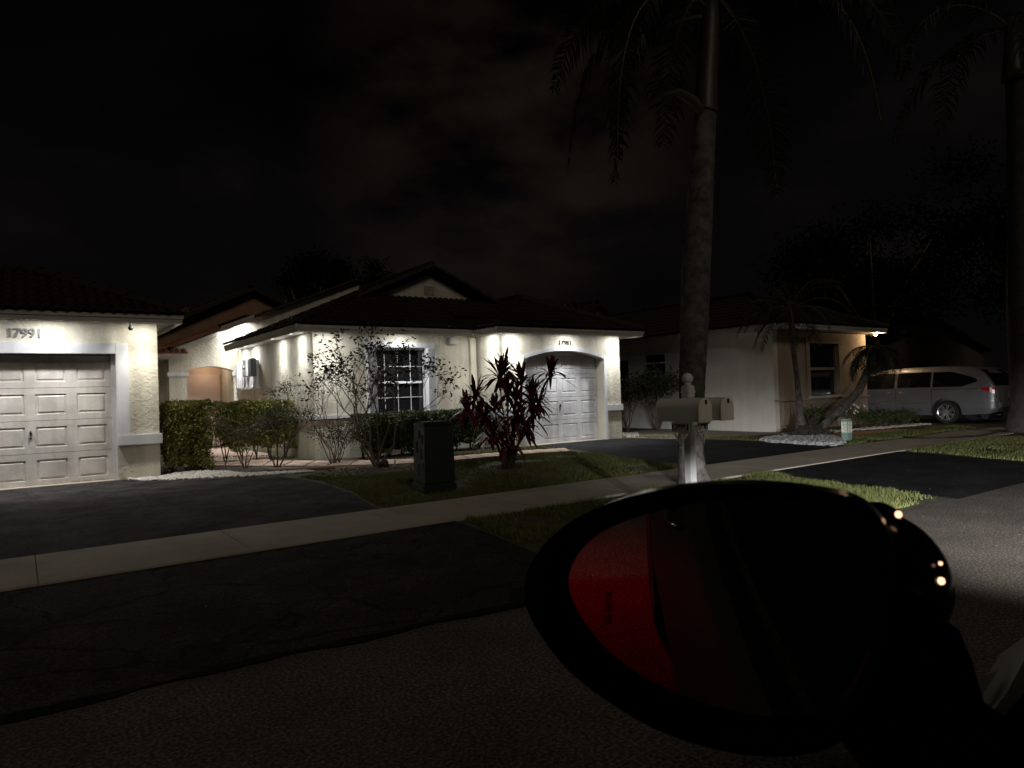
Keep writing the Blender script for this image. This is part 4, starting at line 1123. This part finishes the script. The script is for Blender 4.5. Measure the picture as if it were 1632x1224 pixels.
# telecom pedestal
UP = mkempty('utility_pedestal', (4.60, 8.30, 0)); tag(UP, 'dark green upright utility pedestal on the lawn beside the sidewalk', 'utility box')
GRN = mat('pedestal_green', (.018, .028, .022), .45, var=(5, .3), bump=(80, .2, 3))
xf = Matrix.Translation((4.60, 8.30, 0)) @ Matrix.Rotation(RA(-6), 4, 'Z') @ Matrix.Translation((-4.60, -8.30, 0))
b = MB(); b.box(4.36, 4.83, 8.07, 8.53, 0, .12, .015); b.build('base', GRN, UP, xf)
b = MB()
def taper(b, x0, x1, y0, y1, z0, z1, k):
    cx_, cy_ = (x0+x1)/2, (y0+y1)/2
    lo = [(x0, y0), (x1, y0), (x1, y1), (x0, y1)]; hi = [(cx_+(p[0]-cx_)*k, cy_+(p[1]-cy_)*k) for p in lo]
    for i in range(4):
        j = (i+1) % 4; b.poly([(*lo[i], z0), (*lo[j], z0), (*hi[j], z1), (*hi[i], z1)])
    b.poly([(*p, z1) for p in hi])
taper(b, 4.38, 4.82, 8.10, 8.50, .13, .88, .93)
b.build('cover', GRN, UP, xf)
b = MB()
for (u, z, h) in ((8.17, .66, .12), (8.22, .44, .14), (8.15, .30, .10), (8.26, .72, .10), (8.30, .22, .16), (8.36, .52, .16)): b.box(4.372+.012*z, 4.380+.016*z, u, u+.05, z, z+h)
b.build('vent', BLACKM, UP, xf)
b = MB(); b.box(4.375, 4.825, 8.10, 8.50, .88, .925, .03); b.box(4.42, 4.78, 8.14, 8.46, .925, .94, .008); b.tube([(4.6, 8.3, .935), (4.6, 8.3, .96)], .02, 8); b.build('cap', GRN, UP, xf)

# small bollard marker with label
BM = mkempty('marker_post', (14.73, 8.05, 0)); tag(BM, 'short pale green utility marker with a printed label on the stone bed', 'marker post')
b = MB(); b.box(14.645, 14.825, 7.97, 8.12, 0, .47, .012); b.build('post', mat('marker_green', (.20, .30, .27), .5), BM)
b = MB(); b.box(14.64, 14.83, 7.965, 8.125, .44, .49, .02); b.build('cap', mat('marker_cap', (.35, .38, .34), .5), BM)
b = MB(); b.box(14.66, 14.81, 7.962, 7.968, .19, .43); b.box(14.637, 14.644, 7.985, 8.105, .19, .43); lab = b.build('label', mat('label_cream', (.88, .90, .74), .5), BM)
b = MB()
for k in range(7):
    z = .41-k*.033; wv = (.12, .10, .12, .09, .115, .07, .11)[k]
    for j in range(4): b.box(14.672+j*wv/4, 14.672+(j+.75)*wv/4, 7.9585, 7.961, z-.012, z)
    for j in range(4): b.box(14.6335, 14.636, 7.990+j*wv*.9/4, 7.990+(j+.75)*wv*.9/4, z-.012, z)
b.build('print', mat('label_print', (.10, .14, .10), .6), lab)
# rock by the shrub and a low sprinkler box
b = MB(); bm = bmesh.new(); bmesh.ops.create_icosphere(bm, subdivisions=3, radius=.10)
for v in bm.verts: v.co *= 1+.35*noise.noise(v.co*14)
b.bm(bm, Matrix.Translation((5.45, 11.72, .06)) @ Matrix.Diagonal((1.1, .9, .9, 1)))
tag(b.build('rock', mat('dark_rock', (.05, .042, .036), .9, bump=(30, .7, 4))), 'dark round rock at the foot of the bare shrub', 'rock')
b = MB(); P0 = [G(1440, 700), G(1500, 702), G(1560, 697), G(1600, 690), G(1625, 690)]
b.tube([(p.x, p.y, .03+.02*(i % 2)) for i, p in enumerate(P0)], .014, 6)
tag(b.build('garden_hose', BLACKM), 'thin black hose lying over the walk edge near the palm at right', 'hose')
b = MB(); b.tube([(3.75, 13.0, .03), (4.2, 12.55, .035), (4.7, 12.2, .03)], .03, 6)
tag(b.build('edging_board', mat('edging_wood', (.30, .24, .19), .8)), 'pale strip of edging along the path in front of the shrubs', 'edging')

# ================================================================== vehicles
def car_shell(stations, sect, nz=12, name='body'):
    """closed shell; stations (x, halfwidth, zbottom, ztop); sect(z, ztop)->width factor. local x forward, y left"""
    bm = bmesh.new(); rings = []
    for (x, hw, zb, zt) in stations:
        ring = []
        pts = []
        for k in range(nz+1):
            z = zb+(zt-zb)*k/nz; pts.append((hw*sect(z, zb, zt), z))
        for (y, z) in pts: ring.append(bm.verts.new((x, y, z)))
        top = pts[-1]
        for f in (.6, 0, -.6): ring.append(bm.verts.new((x, top[0]*f, top[1]+.015*(1-abs(f)))))
        for (y, z) in pts[::-1]: ring.append(bm.verts.new((x, -y, z)))
        ring.append(bm.verts.new((x, 0, zb)))
        rings.append(ring)
    n = len(rings[0])
    for i in range(len(rings)-1):
        for j in range(n): bm.faces.new((rings[i][j], rings[i][(j+1) % n], rings[i+1][(j+1) % n], rings[i+1][j]))
    bm.faces.new(rings[0][::-1]); bm.faces.new(rings[-1])
    bmesh.ops.recalc_face_normals(bm, faces=bm.faces[:])
    return bm

def cut_wheels(bm, wheels, r, hw):
    me = bpy.data.meshes.new('shell'); bm.to_mesh(me); bm.free()
    o = bpy.data.objects.new('shell', me); col.objects.link(o); cutters = []
    for (x, z) in wheels:
        for s in (-1, 1):
            b2 = bmesh.new(); bmesh.ops.create_cone(b2, cap_ends=True, segments=40, radius1=r, radius2=r, depth=.5)
            b2.transform(Matrix.Translation((x, s*hw, z)) @ Matrix.Rotation(RA(90), 4, 'X'))
            m2 = bpy.data.meshes.new('cut'); b2.to_mesh(m2); b2.free()
            c = bpy.data.objects.new('cut', m2); col.objects.link(c); cutters.append(c)
            md = o.modifiers.new('b', 'BOOLEAN'); md.operation = 'DIFFERENCE'; md.solver = 'EXACT'; md.object = c
    bpy.context.view_layer.update()
    me2 = bpy.data.meshes.new_from_object(o.evaluated_get(bpy.context.evaluated_depsgraph_get()))
    for c in cutters+[o]: bpy.data.objects.remove(c)
    return me2

def link_local(me, name, m, root, smooth=True):
    me.materials.clear(); me.materials.append(m)
    if smooth:
        me.polygons.foreach_set('use_smooth', [True]*len(me.polygons))
        try: me.set_sharp_from_angle(angle=RA(38))
        except Exception: pass
    o = bpy.data.objects.new(name, me); col.objects.link(o); o.parent = root
    return o

class LB(MB):
    """builder in the local frame of a rotated root"""
    def build(s, name, m, parent=None):
        if s.marks: return [q.build(name, m, parent) for q in s.pieces()][0]
        me = bpy.data.meshes.new(name); me.from_pydata(s.v, [], s.f); me.polygons.foreach_set('use_smooth', s.sm); me.materials.append(m); me.update()
        o = bpy.data.objects.new(name, me); col.objects.link(o); o.parent = parent; return o

def wheel(root, x, y, z, r, rimm, spokes=7):
    s = 1 if y > 0 else -1
    b = LB(); n = 36
    profile = [(r*.70, -.10), (r*.92, -.10), (r, -.07), (r, .07), (r*.93, .10), (r*.70, .095)]
    for k in range(n):
        a0, a1 = 2*math.pi*k/n, 2*math.pi*(k+1)/n
        for j in range(len(profile)-1):
            (ra, ya), (rb_, yb) = profile[j], profile[j+1]
            b.poly([(x+ra*math.cos(a0), y+s*ya, z+ra*math.sin(a0)), (x+ra*math.cos(a1), y+s*ya, z+ra*math.sin(a1)), (x+rb_*math.cos(a1), y+s*yb, z+rb_*math.sin(a1)), (x+rb_*math.cos(a0), y+s*yb, z+rb_*math.sin(a0))], True)
    t = b.build('wheel', mat('tyre_rubber', (.015, .015, .015), .8), root)
    b = LB()
    for k in range(n):
        a0, a1 = 2*math.pi*k/n, 2*math.pi*(k+1)/n
        for (ra, ya, rb_, yb) in ((r*.70, .095, r*.64, .085), (r*.64, .085, r*.63, -.02)):
            b.poly([(x+ra*math.cos(a0), y+s*ya, z+ra*math.sin(a0)), (x+ra*math.cos(a1), y+s*ya, z+ra*math.sin(a1)), (x+rb_*math.cos(a1), y+s*yb, z+rb_*math.sin(a1)), (x+rb_*math.cos(a0), y+s*yb, z+rb_*math.sin(a0))], True)
    for k in range(spokes):
        for da in (-.13, .13):
            a = 2*math.pi*k/spokes; d = Vector((math.cos(a), 0, math.sin(a))); e2 = Vector((math.cos(a+da), 0, math.sin(a+da))); p = Vector((-math.sin(a), 0, math.cos(a)))
            c = Vector((x, y+s*.075, z)); w_ = r*.035
            A_ = c+d*r*.12+p*da*.1; B_ = c+e2*r*.66+Vector((0, s*.012, 0))
            b.prism([A_-p*w_, A_+p*w_, B_+p*w_, B_-p*w_], (0, -s*.03, 0))
    b.tube([(x, y+s*.05, z), (x, y+s*.088, z)], [r*.18, r*.15], 16)
    b.build('rim', rimm, t)
    b = LB(); b.tube([(x, y-s*.06, z), (x, y-s*.03, z)], r*.66, 24); b.build('brake_disc', BLACKM, t)
    return t

# --- minivan
VAN = mkempty('minivan', (22.74, 7.63, 0), RA(90)); tag(VAN, 'silver minivan parked tail to the street beside the tan house', 'minivan')
vpaint = mat('silver_car_paint', (.18, .175, .18), .38, .25, coat=.3)
vst = [(0.0, .86, .42, .92), (.05, .92, .34, 1.02), (.16, .96, .30, 1.18), (.34, .985, .28, 1.42), (.52, .99, .27, 1.55), (.75, 1.0, .26, 1.60), (1.2, 1.0, .25, 1.635), (1.8, 1.0, .24, 1.655), (2.5, 1.0, .24, 1.65), (3.1, 1.0, .24, 1.61), (3.45, 1.0, .24, 1.53), (3.8, .99, .24, 1.38), (4.2, .97, .25, 1.19), (4.5, .94, .26, 1.06), (4.9, .86, .28, .94), (5.1, .70, .34, .80)]
def dens(st, n=3):
    o_ = []
    for i in range(len(st)-1):
        for k in range(n): o_.append(tuple(st[i][j]*(1-k/n)+st[i+1][j]*k/n for j in range(4)))
    return o_+[st[-1]]
def vsec(z, zb, zt):
    f = 1.0
    if z < .42: f = .95+.05*(z-.24)/.18
    if z > 1.02: f = 1-.21*((z-1.02)/.7)**1.15
    if .60 < z < .66: f += .006
    t = (z-zb)/(zt-zb)
    if t > .90: f *= 1-.10*((t-.90)/.10)**2
    return f
link_local(cut_wheels(car_shell(dens(vst), vsec, 20), [(1.28, .33), (4.15, .33)], .40, 1.0), 'body', vpaint, VAN)
def interp(st, x, j):
    for i in range(len(st)-1):
        if st[i][0] <= x <= st[i+1][0]:
            t = (x-st[i][0])/(st[i+1][0]-st[i][0]); return st[i][j]*(1-t)+st[i+1][j]*t
    return st[-1][j]
def side_patch(b, st, sec, x0, x1, zl, zh, nx, nz, off, sides=(1,)):
    for s in sides:
        b.new()
        for i in range(nx):
            for k in range(nz):
                q = []
                for (di, dk) in ((0, 0), (1, 0), (1, 1), (0, 1)):
                    x = x0+(x1-x0)*(i+di)/nx; lo, hi = zl(x), zh(x); z = lo+(hi-lo)*(k+dk)/nz
                    y = interp(st, x, 1)*sec(z, interp(st, x, 2), interp(st, x, 3))+off
                    q.append((x, s*y, z))
                b.poly(q if s > 0 else q[::-1], True)
vgl = mat('van_privacy_glass', (.006, .006, .007), .06, spec=.6)
b = LB()
side_patch(b, vst, vsec, .48, 1.62, lambda x: 1.06+max(0, .85-x)*.35, lambda x: 1.20+.29*min(1, max(0, (x-.40))/.75)**.7, 14, 5, .006, (1, -1)); b.build('rear_side_window', vgl, VAN)
b = LB(); side_patch(b, vst, vsec, 1.68, 2.62, lambda x: 1.06, lambda x: 1.50, 8, 5, .006, (1, -1)); b.build('sliding_door_window', vgl, VAN)
b = LB(); side_patch(b, vst, vsec, 2.70, 3.75, lambda x: 1.04, lambda x: min(1.50, interp(vst, x, 3)-.09), 10, 5, .006, (1, -1)); b.build('front_door_window', vgl, VAN)
b = LB()
for x in (1.64, 2.66, 3.8): side_patch(b, vst, vsec, x, x+.012, lambda z: .30, lambda z: 1.02, 1, 12, .003, (1, -1))
side_patch(b, vst, vsec, .42, 1.62, lambda x: .985, lambda x: 1.0, 8, 1, .004, (1, -1))
b.build('panel_gap', BLACKM, VAN)
b = LB(); side_patch(b, vst, vsec, 1.75, 3.9, lambda x: .575, lambda x: .60, 12, 1, .012, (1, -1)); b.build('side_moulding', mat('chrome_strip', (.6, .6, .6), .2, .9), VAN)
b = LB()
for x in (2.42, 2.80):
    for s in (1, -1): b.new().tube([(x, s*1.0, .90), (x+.01, s*1.035, .905), (x+.16, s*1.035, .905), (x+.17, s*1.0, .90)], .012, 6)
b.build('door_handle', mat('chrome_strip', (.6, .6, .6), .2, .9), VAN)
tl = mat('red_tail_lens', (.35, .01, .012), .2, emit=((1, .02, .03), .03))
for s in (1, -1):
    b = LB(); side_patch(b, vst, vsec, .06, .38, lambda x: .82+x*.38, lambda x: 1.00+x*.10, 6, 3, .010, (s,))
    b.poly([(.02, s*.50, .88), (.01, s*.88, .84), (.05, s*.93, .98), (.06, s*.5, .97)] if s > 0 else [(.02, s*.50, .88), (.06, s*.5, .97), (.05, s*.93, .98), (.01, s*.88, .84)])
    b.build('tail_light', tl, VAN)
b = LB()
def rearpt(y, z):
    # rear surface x at height z
    for i in range(len(vst)-1):
        if vst[i][3] <= z <= vst[i+1][3]:
            t = (z-vst[i][3])/(vst[i+1][3]-vst[i][3]); return vst[i][0]*(1-t)+vst[i+1][0]*t
    return 0
for i in range(8):
    z0_, z1_ = 1.06+i*.058, 1.06+(i+1)*.058
    w0_, w1_ = .80-.10*i/8, .80-.10*(i+1)/8
    b.poly([(rearpt(0, z0_)-.012, -w0_, z0_), (rearpt(0, z1_)-.012, -w1_, z1_), (rearpt(0, z1_)-.012, w1_, z1_), (rearpt(0, z0_)-.012, w0_, z0_)], True)
b.build('rear_window', vgl, VAN)
b = LB(); b.box(-.012, 0.0, -.16, .16, .72, .88, .003); pl = b.build('license_plate', mat('plate_white', (.62, .65, .60), .4), VAN)
b = LB()
for k in range(6):
    if k != 3: b.box(-.015, -.012, -.13+k*.045, -.13+k*.045+.028, .765, .835)
b.build('plate_mark', mat('plate_green', (.05, .16, .08), .5), pl)
b = LB(); b.box(-.05, .10, -.86, .86, .42, .62, .04); b.build('bumper', vpaint, VAN)
b = LB(); b.tube([(.3, .55, .26), (.05, .55, .24)], .03, 10); b.build('exhaust', METALD, VAN); b = LB(); b.tube([(.5, -.6, .22), (.45, .6, .22)], .10, 10); b.build('muffler', METALD, VAN)
rimm = mat('alloy_rim', (.62, .62, .64), .25, .8)
for x in (1.28, 4.15):
    for s in (1, -1): wheel(VAN, x, s*.90, .33, .33, rimm, 7)

# fallen leaves and grit scattered on the paving
b = MB()
for (P, n0) in ((D1, 70), (A1, 40), (D2, 30), (A2, 30), ([(-1, .5), (4.5, 1.5), (9, 2.2), (8, 3.2), (3, 3.3), (-1, 3.5)], 120), ([(0, 6.2), (12, 6.2), (12, 7.3), (0, 7.3)], 45)):
    x0 = min(p[0] for p in P); x1 = max(p[0] for p in P); y0 = min(p[1] for p in P); y1 = max(p[1] for p in P); k = 0
    while k < n0:
        x, y = random.uniform(x0, x1), random.uniform(y0, y1)
        if not inpoly(x, y, P): continue
        k += 1; r_ = random.uniform(.004, .016); a_ = random.uniform(0, 6.3)
        c_ = Vector((x, y, .026 if 6.1 < y < 7.34 else .012)); d_ = Vector((math.cos(a_), math.sin(a_), 0))*r_; e_ = Vector((-d_.y, d_.x, 0))*.5
        b.poly([c_-d_, c_+e_+Vector((0, 0, .004)), c_+d_, c_-e_+Vector((0, 0, .003))])
tag(b.build('leaf_litter', mat('dry_litter', (.20, .16, .10), .9, var=(3, .6))), 'dry leaf flecks and grit scattered over the driveways and road', 'litter', kind='stuff')
# --- the viewer's own car (beside and behind the camera)
CYAW = RA(5.0)
CAR = mkempty('car', (0, 0, 0), CYAW); tag(CAR, 'dark car whose side mirror fills the lower right foreground', 'car')
cpaint = mat('dark_grey_car_paint', (.075, .074, .058), .45, 0, coat=.12, spec=.15)
CY = -.66                      # car centreline, left side surface near y=.26
cst = [(-3.25, .80, .45, .78), (-3.18, .88, .36, 1.06), (-3.0, .91, .30, 1.18), (-2.4, .93, .26, 1.25), (-1.5, .935, .24, 1.24), (-.9, .935, .24, 1.19), (-.5, .93, .24, 1.10), (-.1, .93, .24, .99), (.4, .935, .24, .955), (.9, .955, .24, .95), (1.2, .985, .25, .95), (1.7, .975, .26, .91), (2.1, .88, .28, .84), (2.35, .74, .32, .70)]
def csec(z, zb, zt):
    f = 1.0
    if z < .42: f = .94+.06*(z-.24)/.18
    if z > .80: f = 1-.035*((z-.80)/.34)
    t = (z-zb)/(zt-zb)
    if t > .93: f *= 1-.05*((t-.93)/.07)**2
    return f
bm = car_shell(dens(cst), csec, 12); me = cut_wheels(bm, [(-2.35, .33), (1.45, .33)], .40, .93)
me.transform(Matrix.Translation((0, CY, 0))); link_local(me, 'body', cpaint, CAR)
def shifted(b):
    b.v = [(v[0], v[1]+CY, v[2]) for v in b.v]; return b
gb = LB()     # pillars and roof
def pil(a, c, wd):
    a = Vector(a); c = Vector(c); w2 = Vector((wd, 0, 0))
    gb.prism([a-w2, a+w2, c+w2, c-w2], (0, -.03, 0))
for s in (1, -1):
    y0, y1 = s*.90, s*.74
    yo = 0 if s > 0 else .03
    for (xa, xc, wd) in ((1.15, .58, .03), (-.85, -.80, .04), (-1.9, -1.75, .04), (-2.85, -2.35, .07)): pil((xa, y0+yo, .96 if xa > 0 else 1.18), (xc, y1+yo, 1.56), wd)
gb.box(-2.42, .62, -.74, .74, 1.56, 1.60, .015)
shifted(gb).build('roof', cpaint, CAR)
b = LB()
for s in (1, -1):
    def q(xa, xb, xc, xd): b.new().poly([(xa, s*.865, 1.235), (xb, s*.865, 1.235), (xc, s*.73, 1.555), (xd, s*.73, 1.555)])
    q(-2.79, -1.95, -1.80, -2.30); q(-1.86, -.90, -.85, -1.71)
b.new().poly([(-2.95, -.8, .99), (-2.95, .8, .99), (-2.42, .7, 1.55), (-2.42, -.7, 1.55)])
shifted(b).build('window', vgl, CAR)
b = LB()
for x in (-.88, -1.92, .95): side_patch(b, cst, csec, x, x+.006, lambda z: .30, lambda z: .94, 1, 10, .0012, (1,))
side_patch(b, cst, csec, -2.9, 1.0, lambda x: interp(cst, x, 3)-.022, lambda x: interp(cst, x, 3)-.010, 30, 1, .004, (1,))
shifted(b).build('panel_gap', BLACKM, CAR)
b = LB()
for x in (-.72, -1.75):
    b.new().tube([(x, .925, .93), (x+.02, .942, .933), (x+.16, .942, .933), (x+.18, .925, .93)], .011, 8)
shifted(b).build('door_handle', mat('chrome_strip', (.6, .6, .6), .2, .9), CAR)
b = LB(); side_patch(b, cst, csec, -3.22, -2.88, lambda x: .72, lambda x: .92, 6, 3, .012, (1,)); b.poly([(-3.262, .5, .72), (-3.262, .82, .72), (-3.20, .86, .90), (-3.20, .5, .90)])
tl2 = shifted(b).build('tail_light', mat('lit_tail_lens', (.4, .01, .01), .25, emit=((1.0, .02, .02), .12)), CAR)
b = LB(); b.box(2.16, 2.30, .52, .80, .60, .72, .02); hl = shifted(b).build('headlight', mat('headlight_lens', (.8, .8, .8), .1), CAR)
for x in (-2.35, 1.45):
    for s in (1, -1): 
        wheel(CAR, x, CY+s*.83, .33, .33, mat('dark_rim', (.2, .2, .2), .3, .8), 5)
Rc = Matrix.Rotation(CYAW, 4, 'Z')
def carW(p): return Rc @ Vector(p)
def carlight(kind, p, aim, en, colr, par, **kw):
    d = bpy.data.lights.new('lamp_light', kind); d.energy = en; d.color = colr
    for k, v in kw.items(): setattr(d, k, v)
    o = bpy.data.objects.new('lamp_light', d); col.objects.link(o); o.parent = par; o.location = p
    o.rotation_euler = Vector(aim).to_track_quat('-Z', 'Y').to_euler(); return o
for yy in (CY+.66, CY-.66):
    hb_ = carlight('SPOT', (2.42, yy, .66), (1, .04, -.105), 3000, (.97, .98, 1.0), hl, spot_size=RA(120), spot_blend=.75, shadow_soft_size=.04)
    hb_.scale = (1.0, .108, 1.0)          # dipped beam: wide and flat, cut off just above the lamp's height
carlight('SPOT', (-2.95, CY+1.24, .98), (.05, .34, -1.0), 10, (1.0, .004, .03), tl2, spot_size=RA(142), spot_blend=.35, shadow_soft_size=.05)  # tail glow: added lamp hung off the flank, reddening the road in the mirror

# side mirror -------------------------------------------------------
n_ = Vector((-1.70, -.81, -.05)).normalized()
C_ = DT(1110, 985, .62)
def onpl(px, py, off=0.0):
    v = ray(px, py); t = ((C_+n_*off)-EYE).dot(n_)/v.dot(n_); return EYE+v*t
glassP = [(899, 940), (905, 912), (925, 882), (960, 855), (1010, 832), (1070, 815), (1150, 804), (1230, 800), (1310, 806), (1362, 826), (1388, 865), (1396, 920), (1392, 980), (1378, 1040), (1350, 1100), (1315, 1138), (1270, 1155), (1215, 1157), (1150, 1146), (1080, 1122), (1015, 1090), (960, 1048), (925, 1005), (906, 970)]
outP = [(836, 935), (845, 900), (872, 862), (915, 828), (975, 800), (1050, 781), (1140, 772), (1230, 773), (1320, 785), (1375, 802), (1412, 840), (1428, 900), (1424, 985), (1408, 1060), (1378, 1130), (1335, 1185), (1280, 1203), (1205, 1205), (1130, 1192), (1050, 1165), (975, 1122), (905, 1068), (860, 1010), (840, 970)]
car_inv = Rc.inverted()
def cl(p): return tuple(car_inv @ p)
def fine(P, m_=4):
    o_ = []; k_ = len(P)
    for i in range(k_):
        p0, p1, p2, p3 = P[i-1], P[i], P[(i+1) % k_], P[(i+2) % k_]
        for j in range(m_):
            t = j/m_
            o_.append(tuple(.5*((2*p1[c])+(-p0[c]+p2[c])*t+(2*p0[c]-5*p1[c]+4*p2[c]-p3[c])*t*t+(-p0[c]+3*p1[c]-3*p2[c]+p3[c])*t**3) for c in (0, 1)))
    return o_
glassP = fine([(1150+(p[0]-1150)*1.035, 978+(p[1]-978)*1.03) for p in glassP]); outP = fine(outP)
gi = [onpl(*p) for p in glassP]; go = [onpl(*p, .012) for p in outP]
gin = [onpl(*p, .010) for p in glassP]
cen = sum(go, Vector())/len(go)
bk1 = [cen+(p-cen)*.995-n_*.025 for p in go]
bk2 = [cen+(p-cen)*.90-n_*.065 for p in go]
bk3 = [cen+(p-cen)*.68-n_*.100 for p in go]
bk4 = [cen+(p-cen)*.35-n_*.135 for p in go]
b = LB(); n = len(go)
def strip(b, A_, B_):
    for k in range(n): b.poly([cl(A_[k]), cl(A_[(k+1) % n]), cl(B_[(k+1) % n]), cl(B_[k])], True)
strip(b, gi, gin)
rim1 = [gin[k].lerp(go[k], .5)+n_*.004 for k in range(n)]
strip(b, gin, rim1); strip(b, rim1, go); strip(b, go, bk1); strip(b, bk1, bk2); strip(b, bk2, bk3); strip(b, bk3, bk4); b.poly([cl(p) for p in bk4])
MIR = b.build('side_mirror', BLACKP, CAR)
b = LB(); b.poly([cl(p-n_*.001) for p in gi])
b.build('mirror_glass', mat('mirror_glass', (.80, .80, .80), .015, 1.0), MIR)
b = LB(); gu = (onpl(1100, 940)-onpl(1000, 940)).normalized(); gv = (onpl(1000, 1040)-onpl(1000, 940)).normalized()
for y_ in (953, 971, 990):
    c_ = onpl(967, y_, .0015); b.poly([cl(c_-gu*.0028-gv*.0036), cl(c_+gu*.0028-gv*.0036), cl(c_+gu*.0028+gv*.0036), cl(c_-gu*.0028+gv*.0036)])
b.build('warning_mark', mat('tinted_mirror_mark', (.38, .38, .38), .05, 1.0), MIR)
# foot and sail that carry the mirror
foot = [(1340, 1180), (1372, 1120), (1400, 1040), (1400, 960), (1440, 955), (1500, 985), (1528, 1003), (1548, 1050), (1568, 1118), (1600, 1142), (1632, 1105), (1680, 1100), (1720, 1290), (1440, 1290), (1375, 1226)]
b = LB(); f0 = [DT(p[0], p[1], .66) for p in foot]; vv = ray(1480, 1100)
f1 = [p+vv*.05+Vector((0, 0, -.01)) for p in f0]
for k in range(len(f0)): b.poly([cl(f0[k]), cl(f0[(k+1) % len(f0)]), cl(f1[(k+1) % len(f0)]), cl(f1[k])])
b.poly([cl(p) for p in f0]); b.poly([cl(p) for p in f1][::-1])
b.build('mirror_foot', BLACKM, CAR)
# knuckle on the street side of the housing
kn = [(1400, 800, .0), (1428, 815, .01), (1452, 842, .02), (1470, 868, .02), (1490, 890, .025), (1504, 915, .03), (1508, 945, .03), (1490, 962, .03)]
def chaikin(P, it=2):
    for _ in range(it):
        Q = [P[0]]
        for i in range(len(P)-1):
            Q += [tuple(a*.75+c*.25 for a, c in zip(P[i], P[i+1])), tuple(a*.25+c*.75 for a, c in zip(P[i], P[i+1]))]
        P = Q+[P[-1]]
    return P
kr = chaikin([(p[0], p[1], r_) for p, r_ in zip(kn, [.010, .022, .020, .017, .022, .022, .020, .012])])
b = LB(); b.tube([cl(DT(p[0]-34, p[1]+16, .70)) for p in kr], [p[2] for p in kr], 20)
kb = chaikin([(1380, 850, .70, .03), (1425, 900, .70, .042), (1435, 960, .70, .042), (1410, 1030, .69, .02)], 3); b.tube([cl(DT(p[0], p[1], p[2])) for p in kb], [p[3] for p in kb], 20)
kn_shell = b.build('mirror_shell', BLACKP, MIR)
b = LB()  # small glowing balls put in for orange highlights on the shell
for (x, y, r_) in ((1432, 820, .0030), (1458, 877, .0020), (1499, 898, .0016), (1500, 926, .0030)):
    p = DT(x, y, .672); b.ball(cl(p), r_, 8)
b.build('glint_dot', mat('amber_glint', (1, .8, .6), .3, emit=((1.0, .55, .32), 2.2)), MIR)
# front fender seen past the mirror
for o in col.objects:
    if o.parent is None and 'category' in o:
        g = {'house': 'houses in the row', 'hedge': 'clipped hedges by the path', 'shrub': 'loose shrubs by the path', 'bush': 'bushes round the right house', 'palm tree': 'palm trees', 'tree': 'trees behind the roofs'}.get(o['category'])
        if g: o['group'] = g
